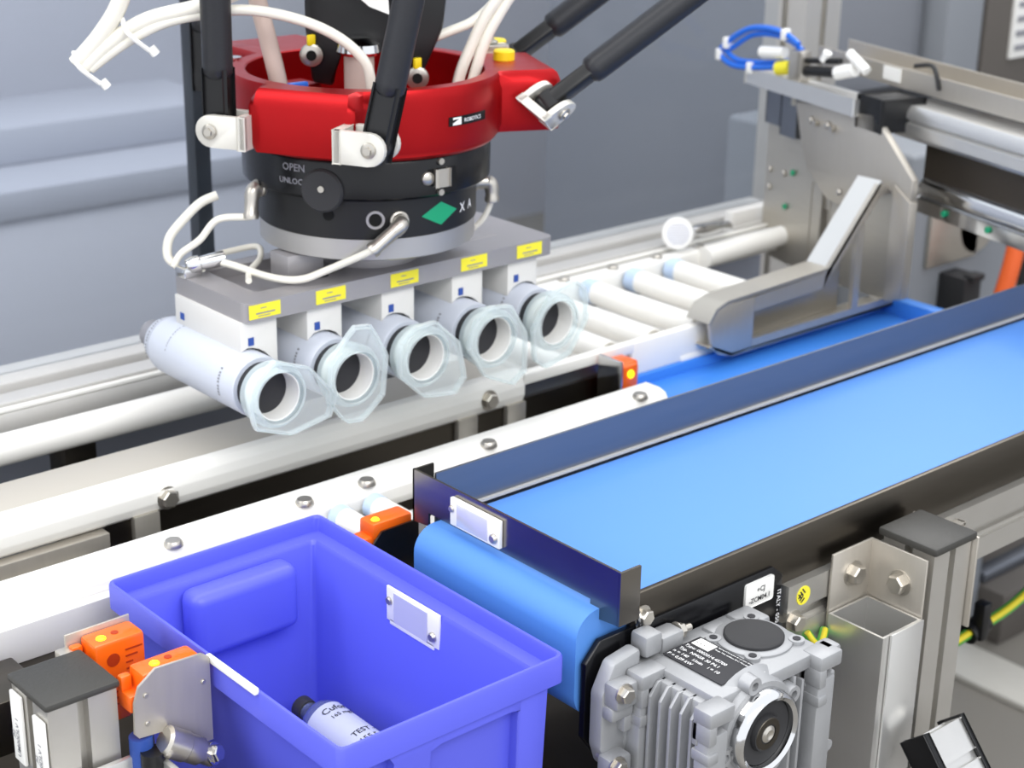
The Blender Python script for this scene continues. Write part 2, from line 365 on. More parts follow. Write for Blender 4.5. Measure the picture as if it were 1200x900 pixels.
# top: rubber cover and screws
f = MB(); f.lathe((.908, .745, HZ1), (0, 0, 1), [(0, .030), (.0015, .030), (.0022, .029)], 36); obj('cover_flange', f, 'cast_alu', gm)
f = MB(); f.lathe((.908, .745, HZ1 + .001), (0, 0, 1), [(0, .0235), (.0035, .0235), (.0042, .0225), (.0038, .018)], 36); obj('rubber_cover', f, 'rubber', gm)
for (dx, dy) in ((.022, .022), (-.026, .018), (.022, -.024), (-.024, -.02)):
    f = MB(); f.cyl((.908 + dx, .745 + dy, HZ1), (.908 + dx, .745 + dy, HZ1 + .0028), .0062, n=16); o_ = obj('screw_boss', f, 'cast_alu', gm)
    f = MB(); f.cyl((.908 + dx, .745 + dy, HZ1 + .002), (.908 + dx, .745 + dy, HZ1 + .0034), .0032, n=12); obj('hole', f, 'ink', o_)
# name plate on the top, lettering running away from the belt
f = MB(); f.box(.836, .877, .7125, .772, HZ1 + .0005, HZ1 + .0015, .0004); npo = obj('name_plate', f, 'ink', gm); tag(npo, 'dark name plate with white lettering')
f = MB(); f.box(.864, .875, .752, .769, HZ1 + .0015, HZ1 + .0018); obj('logo_field', f, 'paper', npo)
Z = HZ1 + .0018
text('lettering', '- - -', .0062, (.8665, .7675, Z + .0003), (0, -1, 0), (1, 0, 0), 'ink', npo)
for i, (s_, sz, x_, y_) in enumerate((('Bearing oil lubricated, do not open. Serial number on the', .0021, .8735, .750), ('flange. Max. ambient 40 C. Mounting any', .0024, .8695, .750), ('Type: 0002014.45700', .0050, .8575, .770), ('Typ.  NMGR 30 P4.1', .0050, .8510, .770), ('n = 140   1/min    i = 10', .0050, .8445, .770), ('P = 0,09 kW', .0050, .8382, .770))):
    text('lettering', s_, sz * .95, (x_, y_, Z), (0, -1, 0), (1, 0, 0), 'white_ink', npo)
# input flange between plate and housing
f = MB(); f.box(.800, .94, .770, .790, .75, .858, .004)
f.prism([(x, .774, z) for x, z in ((.782, .782), (.776, .800), (.776, .845), (.788, .868), (.815, .872), (.815, .782))], (0, .014, 0), .003)
obj('input_flange', f, 'cast_alu', gm)
for (x, z, d) in ((.790, .852, (-.25, -1, .25)), (.786, .792, (-.3, -1, -.1))):
    f = MB(); p = V((x, .768, z)); dd = V(d).normalized(); f.box(x - .012, x + .010, .760, .776, z - .015, z + .005, .003); obj('flange_ear', f, 'cast_alu', gm)
    f = MB(); bolt(f, p + V((-.006, -.008, 0)), (-.1, -1, 0), .0062, .006); f.cyl(p + V((-.006, -.006, 0)), p + V((-.006, .012, 0)), .0035, n=12); obj('hex_bolt', f, 'bolt_metal', gm)
f = MB(); f.box(.838, .862, .774, .792, .856, .872, .003); f.box(.818, .836, .772, .79, .862, .880, .003); obj('flange_ear', f, 'cast_alu', gm)
f = MB(); bolt(f, (.862, .783, .866), (1, -.1, 0), .006, .006); f.cyl((.862, .783, .866), (.876, .782, .866), .003, n=12); obj('hex_bolt', f, 'bolt_metal', gm)
f = MB(); f.box(.792, .803, .766, .776, .812, .826, .002); f.box(.777, .80, .764, .778, .826, .838, .003); obj('flange_ear', f, 'cast_alu', gm)

# ================================================================== right hand post, duct and bracket
def slot_post(x0, x1, y0, y1, z0, z1):
    """square aluminium profile: every face with a shallow T-slot"""
    w = x1 - x0; a = .4 * w; b = .6 * w; d = .008; pts = []
    def side(p, q):
        p, q = V(p), V(q); t = (q - p).normalized(); n = V((-t.y, t.x)); L = (q - p).length
        return [p, p + t * L * .42, p + t * L * .42 + n * d, p + t * L * .58 + n * d, p + t * L * .58]
    c = [(x0, y0), (x1, y0), (x1, y1), (x0, y1)]
    for i in range(4): pts += side(c[i], c[(i + 1) % 4])
    return MB().prism([(p.x, p.y, z0) for p in pts], (0, 0, z1 - z0))
rp = thing('support_post', (1.14, .752, 0), 'silver aluminium post with black end cap standing beside the blue belt', 'post')
obj('profile', slot_post(1.112, 1.164, .727, .779, 0, .874), 'aluminium', rp)
f = MB(); f.box(1.108, 1.167, .723, .783, .874, .8815, .0022); obj('end_cap', f, 'dark_plastic', rp)
f = MB(); f.box(1.1035, 1.106, .728, .787, .74, .871, .0006); f.box(1.052, 1.1045, .7845, .787, .74, .871, .0006); cbk = obj('corner_bracket', f, 'brushed', rp)
f = MB(); bolt(f, (1.1035, .752, .842), (-1, 0, 0), .0088, .008); obj('hex_bolt', f, 'bolt_metal', cbk)
f = MB(); bolt(f, (1.080, .7845, .846), (0, -1, 0), .0088, .008); obj('hex_bolt', f, 'bolt_metal', cbk)
f = MB(); f.box(1.167, 1.235, .779, .788, .846, .850, .0008); f.box(1.232, 1.235, .779, .788, .80, .85); f.box(1.166, 1.169, .722, .79, .79, .876, .0006); obj('side_bracket', f, 'brushed', rp)
cd = thing('cable_duct', (1.077, .76, 0), 'open rectangular grey aluminium cable duct in front of the post', 'cable duct')
def rect_tube(x0, x1, y0, y1, z0, z1, t):
    return MB().frame([(x0, y0, z0), (x1, y0, z0), (x1, y1, z0), (x0, y1, z0)], [(x0 + t, y0 + t, z0), (x1 - t, y0 + t, z0), (x1 - t, y1 - t, z0), (x0 + t, y1 - t, z0)], (0, 0, z1 - z0))
obj('channel', rect_tube(1.05, 1.102, .726, .783, 0, .818, .0022), 'alu_bright', cd)
f = MB(); f.box(1.0585, 1.102, .7235, .7255, 0, .819, .0004); obj('lid', f, 'alu_bright', cd)
# earth cable by the gearbox, and one beyond the post
def striped_cable(label, pts, r):
    g = MB(); g.tube(pts, r, 12); o = obj('earth_cable', g, 'cable_green'); tag(o, label, 'cable')
    g = MB(); g.tube([V(p) + V((-r * .35, -r * .45, r * .45)) for p in pts], r * .62, 10); obj('yellow_stripe', g, 'cable_yellow', o); return o
striped_cable('short green and yellow earth cable between gearbox and cable duct', [(1.018, .780, .812), (1.023, .776, .803), (1.031, .776, .797), (1.04, .780, .798), (1.049, .785, .802)], .0042)
striped_cable('green and yellow earth cable hanging beyond the right post', [(1.75, .92, .635), (1.62, .91, .622), (1.53, .9, .612), (1.44, .9, .605), (1.38, .9, .597), (1.30, .9, .575)], .006)
g = MB(); g.cyl((1.455, .9, .606), (1.485, .9, .612), .012, n=14); g.box(1.46, 1.475, .885, .9, .60, .645, .003); t = obj('cable_clamp', g, 'black'); tag(t, 'black clamp gripping the earth cable beyond the right post', 'clamp')
# hinged profile piece, bottom right
hp = thing('profile_stub', (1.08, .685, 0), 'tilted aluminium profile end with black cover at the lower right corner', 'profile')
mt = Matrix(((1, 0, 0, 1.072), (0, -.64, -.77, .695), (0, -.77, .64, .742), (0, 0, 0, 1))) @ Matrix.Translation((.006, .012, -.004))   # local: along the belt, down the slope, outward
g = MB(); g.box(0, .046, 0, .024, -.02, 0, .002, mtx=mt); g.box(0, .046, .022, .038, -.02, -.003, .001, mtx=mt); g.box(0, .046, .036, .09, -.02, 0, .002, mtx=mt); obj('profile', g, 'alu_bright', hp)
for a_, b_ in ((-.006, 0), (.046, .049)):
    g = MB(); g.box(a_, b_, -.003, .094, -.026, .002, .0012, mtx=mt); obj('end_cover', g, 'black', hp)
g = MB(); g.lathe(mt @ V((.024, .056, 0)), mt.to_3x3() @ V((0, 0, 1)), [(0, .010), (.0006, .010)], 20); obj('hole', g, 'ink_grey', hp)
g = MB(); g.box(1.078, 1.110, .655, .675, 0, .69, .003); obj('stand', g, 'brown_steel', hp)
# dark platform under the conveyor on the right, light shapes on the floor
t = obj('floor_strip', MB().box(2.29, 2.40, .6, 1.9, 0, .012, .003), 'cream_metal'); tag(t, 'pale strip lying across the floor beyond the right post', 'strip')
pl = thing('low_platform', (2.9, 1.75, 0), 'dark low platform with rails on the floor beyond the post', 'platform')
obj('deck', MB().box(2.45, 3.9, 1.45, 1.88, 0, .10, .004), 'cab_brown', pl)
for k in range(3): obj('rail', MB().box(2.46, 3.85, 1.50 + .14 * k, 1.53 + .14 * k, .10, .12, .003), 'steel_blue', pl)

# ================================================================== bin and bottle
bn = thing('storage_bin', (.652, .946, .70), 'blue plastic bin with wide rim below the end of the blue belt', 'bin')
X0, X1, Y0, Y1, ZT, ZB = .5525, .7535, .7905, 1.1025, .882, .70
def rr(x0, x1, y0, y1, z, r, n=5):
    P = []
    for cx, cy, a in ((x1 - r, y1 - r, 0), (x0 + r, y1 - r, PI / 2), (x0 + r, y0 + r, PI), (x1 - r, y0 + r, 1.5 * PI)):
        for k in range(n): P.append((cx + r * math.cos(a + PI / 2 * k / (n - 1)), cy + r * math.sin(a + PI / 2 * k / (n - 1)), z))
    return P
def ring(i, z, r): return rr(X0 + i, X1 - i, Y0 + i, Y1 - i, z, r)
b = MB()
b.loops([ring(.022, ZB, .008), ring(.012, ZT - .022, .008), ring(.0, ZT - .022, .006), ring(.0, ZT - .002, .006), ring(.0008, ZT, .006), ring(.0030, ZT, .005), ring(.0038, ZT - .0015, .005), ring(.0042, ZT - .013, .005), ring(.0145, ZT - .0145, .004), ring(.0165, ZT - .018, .004), ring(.028, ZB + .014, .006)])
bo_ = obj('body', b, 'bin_blue', bn, 30)
g = MB(); g.box(.605, .705, 1.058, 1.086, .808, .866, .010, 4); obj('hand_grip', g, 'bin_blue', bn)
g = MB()   # ribs and gussets under the rim on the near short side
g.prism([(.716, .802, ZB), (.740, .802, ZB), (.7395, .7935, ZT - .022), (.7135, .7935, ZT - .022), (.7125, .796, ZT - .04)], (0, .012, 0), .001)
g.prism([(.600, .802, ZB), (.628, .802, ZB), (.630, .7935, ZT - .030), (.640, .7935, ZT - .022), (.592, .7935, ZT - .022), (.600, .7935, ZT - .03)], (0, .012, 0), .001)
g.prism([(.628, .794, ZT - .022), (.714, .794, ZT - .022), (.714, .794, ZT - .034), (.704, .794, ZT - .030), (.640, .794, ZT - .030), (.628, .794, ZT - .036)], (0, .010, 0), .001)
obj('rim_rib', g, 'bin_blue', bn)
def card(name, x, y0, y1, z0, z1, side, parent, label):
    g = MB(); g.box(x - .0012, x + .0012, y0, y1, z0, z1, .0006); g.box(x - .0012, x + .0012, y0 + .006, y1 - .004, z0 - .003, z0 + .002, .0006)
    c_ = obj(name, g, 'paper', parent); tag(c_, label)
    g = MB(); xx = x + side * .0013; g.box(min(xx, xx + side * .0004), max(xx, xx + side * .0004), y0 + .014, y1 - .010, z0 + .001, z1 - .003); obj('label_field', g, 'foil', c_)
    g = MB(); screw(g, (xx, y0 + .007, z0 + .009), (side, 0, 0), .0042, .003); screw(g, (xx, y1 - .004, z1 - .012), (side, 0, 0), .0036, .002); obj('screw', g, 'bolt_metal', c_)
    return c_
card('label_holder', .7355, .914, .981, .838, .868, -1, bn, 'small reflective card holder on the inside of the bin')
g = MB(); g.box(.5495, .5535, .887, .951, .8800, .8850, .0008); lh = obj('label_holder', g, 'paper', bn)
g = MB(); screw(g, (.5605, .897, .861), (-1, 0, 0), .0036, .003); obj('screw', g, 'chrome', bn)
# bottle lying in the bin
def wrap_text(name, s, size, c, axis, upv, R, along, ang0, m, parent, align='LEFT'):
    """lettering wrapped round a cylinder: baseline runs round the girth"""
    c, a = V(c), V(axis).normalized(); u = (V(upv) - a * V(upv).dot(a)).normalized(); r = a.cross(u)  # r: rightwards
    def fn(x, y):
        th = ang0 + x / R; return c + a * (along + y) + (u * math.cos(th) + r * math.sin(th)) * (R + .0003)
    return text(name, s, size, (0, 0, 0), (1, 0, 0), (0, 1, 0), m, parent, fn, align=align)
bt = thing('infusion_bottle', (.70, .99, .73), 'infusion bottle with white printed label lying on the floor of the bin', 'bottle', None)
ax = V((.0, 1, .01)).normalized(); c0 = V((.697, .922, .7365)); Rb = .0205
obj('glass_body', MB().lathe(c0, ax, [(-.01, .014), (0, Rb - .002), (.004, Rb), (.096, Rb), (.104, Rb - .003), (.111, .010), (.114, .008), (.120, .008)], 36), 'glass_grey', bt)
g = MB()
u_ = (V((0, 0, 1)) - ax * ax.z).normalized(); r_ = u_.cross(ax)
n = 30; rows = [[c0 + ax * h_ + (u_ * math.cos(t) + r_ * math.sin(t)) * (Rb + .0004) for t in [-.62 + 2.7 * k / n for k in range(n + 1)]] for h_ in (.004, .093)]
for k in range(n):
    v_ = [g.bm.verts.new(p) for p in (rows[0][k], rows[0][k + 1], rows[1][k + 1], rows[1][k])]; g.bm.faces.new(v_)
bmesh.ops.remove_doubles(g.bm, verts=g.bm.verts, dist=1e-6)
lo = obj('printed_label', g, 'label_white', bt)
wrap_text('lettering', 'Cuforce NP', .0098, c0, ax, (0, 0, 1), Rb + .0004, .0805, -.52, 'ink', bt)
wrap_text('lettering', '165 mg/ml', .0062, c0, ax, (0, 0, 1), Rb + .0004, .0715, -.42, 'ink', bt)
wrap_text('lettering', 'TEST - N', .0080, c0, ax, (0, 0, 1), Rb + .0004, .040, -.50, 'ink', bt)
wrap_text('lettering', '155.5 x 1', .0080, c0, ax, (0, 0, 1), Rb + .0004, .029, -.50, 'ink', bt)
obj('cap', MB().lathe(c0 + ax * .120, ax, [(0, .0095), (.003, .010), (.010, .010), (.011, .008)], 24), 'dark_plastic', bt)

# ================================================================== left post, beams, sensors
lpz = .886
lp_ = thing('support_post', (.455, .98, 0), 'aluminium post with black end cap and two white tags at the lower left', 'post')
obj('profile', slot_post(.430, .482, .958, 1.012, .3, lpz - .006), 'aluminium', lp_)
g = MB(); g.box(.4275, .4845, .9555, 1.0145, lpz - .006, lpz, .0025); obj('end_cap', g, 'dark_plastic', lp_)
for y0_, z1_ in ((.960, .871), (.994, .8755)):
    g = MB(); g.box(.4265, .4295, y0_, y0_ + .0165, z1_ - .056, z1_, .0014); tg = obj('name_tag', g, 'paper', lp_)
    text('lettering', 'UM00DLV 1', .0062, (.4262, y0_ + .0045, z1_ - .050), (0, 0, 1), (0, 1, 0), 'ink_grey', lp_)
    text('lettering', 'JLJ', .0055, (.4262, y0_ + .0115, z1_ - .036), (0, 0, 1), (0, 1, 0), 'ink_grey', lp_)
fr_ = thing('frame_beam', (.47, .90, .70), 'open aluminium channel in front of the left post', 'profile')
g = MB(); g.box(.43, .505, .949, .954, .76, .826, .001); g.box(.500, .505, .85, .954, .76, .826, .001); g.box(.43, .505, .85, .954, .752, .758); obj('channel', g, 'alu_bright', fr_)
g = MB(); g.box(.40, .478, 1.06, 1.12, .79, .835, .002); t = obj('side_beam', g, 'steel_dark'); tag(t, 'steel beam running behind the left black-capped post', 'beam')
# sensors
def sensor(name, label, x0, x1, y0, y1, z0, z1, led, group=None, notch=True):
    t = thing(name, ((x0 + x1) / 2, (y0 + y1) / 2, z0), label, 'sensor', group)
    g = MB(); g.box(x0, x1, y0, y1, z0 + .020, z1, .003); g.box(x0 + .006, x1 - .012, y0 + .002, y1 - .002, z0, z0 + .024, .003); g.box(x0 - .010, x0 + .006, y0 + .002, y1 - .001, z0 + .022, z1 - .015, .002); g.box(x0 - .010, x0 - .001, y1 - .008, y1 - .001, z1 - .016, z1 - .004, .002)
    obj('housing', g, 'orange', t)
    g = MB(); g.lathe(led, (0, 0, 1), [(0, .0038), (.0008, .0035), (.0016, .002)], 16); obj('indicator_light', g, 'led', t)
    g = MB(); g.lathe((led[0] + .012, led[1] + .002, z1), (0, 0, 1), [(-.001, .0028), (.0004, .0028)], 14); obj('adjuster', g, 'print_red', t)
    return t
s1 = sensor('light_sensor', 'orange light sensor with printed side face behind the left black post cap', .489, .5295, 1.001, 1.024, .822, .890, (.499, 1.010, .890))
g = MB()
for k in range(9):
    z_ = .880 - .0052 * k; x_ = .513 if k < 4 else .498
    g.box(x_, .5265 - .004 * (k % 3), 1.0004, 1.0009, z_ - .0006, z_ + .0006)
g.lathe((.503, 1.0009, .875), (0, -1, 0), [(0, .0052), (.0004, .0052)], 18); obj('printed_text', g, 'print_red', s1)
g = MB(); g.box(.478, .53, 1.024, 1.026, .84, .8935, .0005); g.box(.470, .480, 1.0, 1.026, .872, .884, .001); obj('steel_shield', g, 'brushed', s1)
s2 = sensor('light_sensor', 'orange light sensor half hidden behind a steel bracket at the bin', .497, .5445, .947, .968, .838, .8885, (.512, .957, .8885))
g = MB(); g.prism([(x, .9445, z) for x, z in ((.487, .846), (.490, .842), (.512, .840), (.513, .835), (.517, .828), (.545, .818), (.549, .818), (.549, .886), (.543, .8905), (.506, .892), (.492, .882), (.488, .87))], (0, .0022, 0))
bk = obj('bracket', g, 'brushed', s2)
g = MB(); [screw(g, (x, .9445, z), (0, -1, 0), .002, .0012) for x, z in ((.497, .874), (.497, .8515), (.543, .868))]; obj('screw', g, 'bolt_metal', s2)
g = MB(); g.cyl((.494, .95, .79), (.494, .95, .84), .0085, n=16); obj('cable_gland', g, 'blue_print', s2)
cn = thing('round_connector', (.535, .93, .79), 'steel round plug connector in front of the bin wall', 'connector')
obj('sleeve', MB().lathe((.505, .938, .838), (.030, -.006, -.020), [(0, .009), (.002, .0115), (.018, .0115), (.019, .0105), (.030, .0105), (.033, .0085), (.042, .0085)], 24), 'bolt_metal', cn)
g = MB(); bolt(g, (.539, .928, .818), (.4, -.8, .3), .0065, .005); obj('nut', g, 'chrome', cn)
g = MB(); g.cyl((.497, .939, .80), (.497, .939, .832), .009, n=18); g.cyl((.497, .939, .76), (.497, .939, .80), .0075, n=16); obj('cable', g, 'black', cn)

s3 = thing('light_sensor', (.79, 1.06, .83), 'orange light sensor under the far corner of the steel end plate', 'sensor')
g = MB(); g.box(.773, .815, 1.05, 1.071, .868, .884, .003); g.box(.765, .78, 1.052, 1.07, .86, .872, .003); obj('housing', g, 'orange', s3)
g = MB(); g.lathe((.781, 1.058, .884), (0, 0, 1), [(0, .0038), (.0014, .0025)], 14); obj('indicator_light', g, 'led', s3)
g = MB(); g.prism([(x, 1.047, z) for x, z in ((.77, .80), (.77, .866), (.78, .877), (.819, .8775), (.819, .80))], (0, .002, 0)); obj('bracket', g, 'steel_dark', s3)
s4 = thing('light_sensor', (1.257, 1.262, .81), 'orange light sensor standing before the dark plate at the far roller section', 'sensor')
g = MB(); g.box(1.244, 1.273, 1.235, 1.262, .813, .868, .003); g.box(1.247, 1.270, 1.231, 1.24, .838, .866, .003); obj('housing', g, 'orange', s4)
g = MB(); g.lathe((1.257, 1.2305, .856), (0, -1, .2), [(0, .005), (.0015, .004)], 14); obj('indicator_light', g, 'led', s4)
g = MB(); g.box(1.239, 1.2425, 1.228, 1.264, .81, .874, .001); obj('steel_shield', g, 'chrome', s4)

# ================================================================== near white roller conveyor
nr = thing('roller_conveyor', (.8, 1.15, 0), 'white roller conveyor section passing directly behind the blue bin', 'conveyor')
g = MB(); g.prism([(-.1, y, z) for y, z in ((1.178, .848), (1.145, .842), (1.142, .850), (1.142, .860), (1.147, .8675), (1.156, .8705), (1.176, .8705))], (1.325, 0, 0), .0008); obj('side_rail', g, 'white_plastic', nr)
g = MB(); g.box(-.1, .80, 1.130, 1.142, .82, .852, .001); obj('inner_ledge', g, 'white_paint', nr)
g = MB(); g.box(-.1, .80, 1.110, 1.170, .797, .82, .001); obj('frame_profile', g, 'steel_dark', nr)
for x in (.640, .772, .840, .985, 1.19):
    g = MB(); g.lathe((x, 1.150, .8685), (0, 0, 1), [(0, .0085), (.0025, .0082), (.005, .0065), (.0052, .003)], 20); obj('bolt', g, 'bolt_metal', nr)
for x in (.80, .838):
    g = MB(); g.cyl((x, 1.075, .852), (x, 1.138, .852), .0115, n=18); r_o = obj('roller', g, 'white_plastic', nr)
    g = MB(); g.cyl((x, 1.128, .852), (x, 1.1385, .852), .012, n=18); obj('end_ring', g, 'roller_blue', r_o)
g = MB(); g.box(.79, .90, 1.075, 1.14, .80, .835, .002); obj('tray', g, 'white_paint', nr)

# ================================================================== middle conveyor with perforated belt
mc = thing('belt_conveyor', (.6, 1.32, 0), 'white perforated belt conveyor with rounded white side rail under the robot', 'conveyor')
g = MB(); g.box(-.1, 1.135, 1.283, 1.349, .86, .8725, .001); obj('belt', g, 'perforated', mc)
g = MB(); g.prism([(-.1, y, z) for y, z in ((1.285, .842), (1.276, .838), (1.271, .842), (1.268, .850), (1.268, .860), (1.2705, .868), (1.276, .8745), (1.285, .8765))], (1.236, 0, 0), .001); obj('side_rail', g, 'white_plastic', mc)
g = MB(); g.box(-.1, 1.12, 1.349, 1.352, .845, .869, .001); obj('far_rail', g, 'white_paint', mc)
for x, z in ((.703, .852), (1.086, .855)):
    g = MB(); bolt(g, (x, 1.269, z), (0, -1, .05), .0085, .007); obj('hex_bolt', g, 'bolt_metal', mc)
g = MB(); g.box(-.1, .640, 1.262, 1.276, .80, .838, .001); g.box(-.1, .63, 1.235, 1.27, .79, .818, .004); obj('frame_plate', g, 'brushed', mc)
g = MB(); g.box(.642, 1.29, 1.275, 1.28, .70, .842); obj('under_shade_plate', g, 'steel_dark', mc)  # added dark sheet standing for the shade under the conveyor
for x in (.668, 1.045, 1.112):
    g = MB(); g.box(x, x + .026, 1.268, 1.276, .70, .842, .001); obj('leg', g, 'steel', mc)
# ================================================================== far roller section
fr2 = thing('roller_conveyor', (1.4, 1.38, 0), 'far white roller conveyor with angled white rollers below the steel pusher', 'conveyor')
g = MB(); g.box(1.135, 1.30, 1.268, 1.280, .860, .873, .002); g.box(1.296, 1.44, 1.268, 1.280, .832, .873, .003); g.box(1.375, 1.44, 1.266, 1.28, .824, .84, .003); obj('side_plate', g, 'white_plastic', fr2)
g = MB(); g.box(1.10, 1.83, 1.478, 1.500, .845, .874, .005, 3); obj('far_rail', g, 'white_plastic', fr2)
for x in (1.20, 1.275, 1.345, 1.42, 1.497, 1.57):
    g = MB(); g.cyl((x, 1.284, .861), (x, 1.47, .861), .0145, n=20); ro = obj('roller', g, 'white_plastic', fr2)
    g = MB(); g.cyl((x, 1.2815, .861), (x, 1.2845, .861), .0125, n=18); obj('end_disc', g, 'steel', ro)
    g = MB(); g.cyl((x, 1.455, .861), (x, 1.472, .861), .015, n=18); obj('end_ring', g, 'roller_blue', ro)
for x in (1.23, 1.31, 1.395, 1.48, 1.56, 1.64):
    g = MB(); g.lathe((x, 1.489, .8735), (0, 0, 1), [(0, .008), (.003, .0075), (.005, .005)], 16); obj('bolt', g, 'bolt_metal', fr2)
g = MB(); g.box(1.15, 1.60, 1.29, 1.47, .82, .838, .001); obj('bed', g, 'white_paint', fr2)
t = tag(obj('under_shade_plate', MB().box(1.14, 1.296, 1.2805, 1.284, .70, .858), 'steel_blue', fr2))  # another added sheet for the dark space beneath the rollers
# back tube rail and aluminium rail
tr_ = thing('guide_rail', (.8, 1.45, 0), 'thick round white guide rail carried on steel posts along the back', 'rail')
g = MB(); g.lathe((-.1, 1.455, .857), (1, 0, 0), [(0, .0155), (1.12, .0155)], 28); obj('tube', g, 'white_plastic', tr_)
g = MB(); g.box(-.1, 1.9, 1.505, 1.56, .845, .872, .003); g.box(-.1, 1.9, 1.516, 1.522, .872, .878, .001); obj('flat_rail', g, 'alu_rail', tr_); 
g = MB(); g.box(-.1, 1.9, 1.505, 1.511, .872, .8765, .001); obj('edge_strip', g, 'white_plastic', tr_)
g = MB(); g.box(.70, .735, 1.465, 1.50, 0, .845, .001); obj('leg', g, 'steel_dark', tr_)
g = MB(); g.lathe((1.63, 1.470, .866), (1, 0, .02), [(0, .014), (.19, .014)], 20); t = obj('guide_rail', g, 'white_plastic'); tag(t, 'short white round guide rail at the far end of the rollers', 'rail')
g = MB(); g.box(1.75, 2.05, 1.53, 1.545, .873, .895, .002); t = obj('cover_strip', g, 'white_paint'); tag(t, 'white strip behind the far rollers reaching the pusher', 'strip')
# reflector with barrel connector
rf = thing('reflector', (1.64, 1.49, .87), 'round silver reflector with a short barrel standing by the far rollers', 'reflector')
rc = V((1.60, 1.492, .899)); rd = V((-.5, -.75, .25)).normalized()
g = MB(); g.lathe(rc, rd, [(-.006, .019), (.002, .0215), (.004, .020), (.004, .017)], 28); obj('disc', g, 'paper', rf)
side_ = rd.cross(V((0, 0, 1))).normalized(); up_ = side_.cross(rd)
g = MB()
for k in range(-4, 5):
    hw = math.sqrt(max(0, .0155 ** 2 - (k * .0033) ** 2)); c_ = rc + rd * .0045 + up_ * k * .0033
    g.tube([c_ - side_ * hw, c_ + side_ * hw], .0011, 6, False)
obj('fluting', g, 'foil', rf)
g = MB(); g.lathe((1.625, 1.488, .898), (1, .05, -.08), [(0, .006), (.012, .009), (.05, .009), (.052, .0075), (.075, .0075)], 20); obj('barrel', g, 'chrome', rf)
# blue tray
ty = thing('blue_tray', (1.5, 1.2, .80), 'flat blue tray under the pusher beyond the guide wall', 'tray')
g = MB(); g.box(1.275, 1.76, 1.15, 1.268, .812, .822, .001); obj('base', g, 'blue_tray', ty)
g = MB(); g.box(1.27, 1.765, 1.262, 1.270, .81, .834, .002); g.box(1.27, 1.278, 1.15, 1.27, .80, .834, .002); g.box(1.745, 1.765, 1.15, 1.27, .812, .842, .003); obj('rim', g, 'blue_tray', ty)
g = MB(); g.box(1.27, 1.765, 1.06, 1.262, .60, .811); obj('skirt', g, 'brown_steel', ty)
# dark machine base
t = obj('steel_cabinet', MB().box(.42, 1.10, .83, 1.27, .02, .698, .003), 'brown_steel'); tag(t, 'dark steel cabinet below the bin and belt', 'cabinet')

# ================================================================== pusher gantry
O = V((1.8, 1.518, 0)); U = V((-.265, -.964, 0)); N = V((-.964, .265, 0))
def G(u, z, off=0): return O + U * u + N * off + V((0, 0, z))
def gpoly(mb, pts, off, th, bev=0): return mb.prism([G(u, z, off) for u, z in pts], N * (-th), bev)
GM = Matrix(((U.x, -N.x, 0, O.x), (U.y, -N.y, 0, O.y), (0, 0, 1, 0), (0, 0, 0, 1)))   # local (u, -off, z)
def gbox(mb, u0, u1, o0, o1, z0, z1, bev=0): return mb.box(u0, u1, -o1, -o0, z0, z1, bev, mtx=GM)
pg = thing('pusher_gantry', (1.75, 1.35, .83), 'steel pusher unit with angular side plate and horizontal linear axis', 'machine')
g = MB(); gpoly(g, [(0, 1.075), (.085, 1.06), (.22, 1.06), (.31, .99), (.31, .86), (.285, .845), (.20, .838), (.155, .838), (.15, .93), (.115, .93), (.112, .833), (.03, .833), (.0, .84)], 0, .008); obj('back_plate', g, 'steel', pg)
g = MB(); gpoly(g, [(.078, 1.062), (.245, 1.076), (.332, 1.012), (.332, .985), (.262, .995), (.199, .948), (.161, .950), (.115, .98), (.095, 1.02)], .014, .010, .0012); fpl = obj('side_plate', g, 'brushed', pg)
g = MB(); gpoly(g, [(.30, 1.0), (.334, .985), (.334, .862), (.30, .85)], .016, .012, .001); obj('upright', g, 'brushed', pg)
for u0, u1 in ((.118, .14), (.16, .178)):
    g = MB(); gbox(g, u0, u1, -.03, .004, .833, .96, .001); obj('upright', g, 'steel', pg)
g = MB(); gbox(g, .055, .095, -.035, -.002, .90, .955, .001); obj('slide_block', g, 'brown_steel', pg)
for u, z in ((.068, .962), (.055, .912)):
    g = MB(); g.lathe(G(u, z, .002), N, [(0, .0042), (.002, .004)], 14); obj('green_plug', g, 'green', pg)
g = MB()
for u, z in ((.012, .955), (.012, .93), (.045, .956), (.19, .965), (.222, .965), (.255, .97)): screw(g, G(u, z, .001 if u < .1 else .015), N, .0045, .003)
obj('screw', g, 'bolt_metal', pg)
for u in (.118, .155):
    g = MB(); screw(g, G(u, 1.045, .015), N, .005, .004); g.cyl(G(u + .012, 1.043, .015), G(u + .012, 1.043, .02), .004, n=12); obj('cap_screw', g, 'bolt_metal', pg)
g = MB(); gbox(g, -.032, .215, -.012, .022, 1.070, 1.088, .002); obj('top_bar', g, 'alu_bright', pg)
g = MB(); gbox(g, .0, .035, -.02, .006, 1.02, 1.072, .001); gbox(g, .045, .08, -.02, .012, 1.012, 1.066, .001); obj('hanger_block', g, 'steel_blue', pg)
g = MB(); gbox(g, .213, .262, -.05, .014, 1.058, 1.094, .003); obj('end_block', g, 'black', pg)
g = MB()
sec = [(-.085, 1.046), (-.030, 1.046), (-.024, 1.052), (-.024, 1.066), (-.029, 1.069), (-.024, 1.072), (-.024, 1.080), (-.030, 1.088), (-.085, 1.088)]
g.prism([G(.235, z, o) for o, z in sec], U * 1.2); obj('axis_profile', g, 'alu_bright', pg)
g = MB(); gbox(g, .28, 1.4, -.075, -.045, .995, 1.045); obj('recess_plate', g, 'brown_steel', pg)
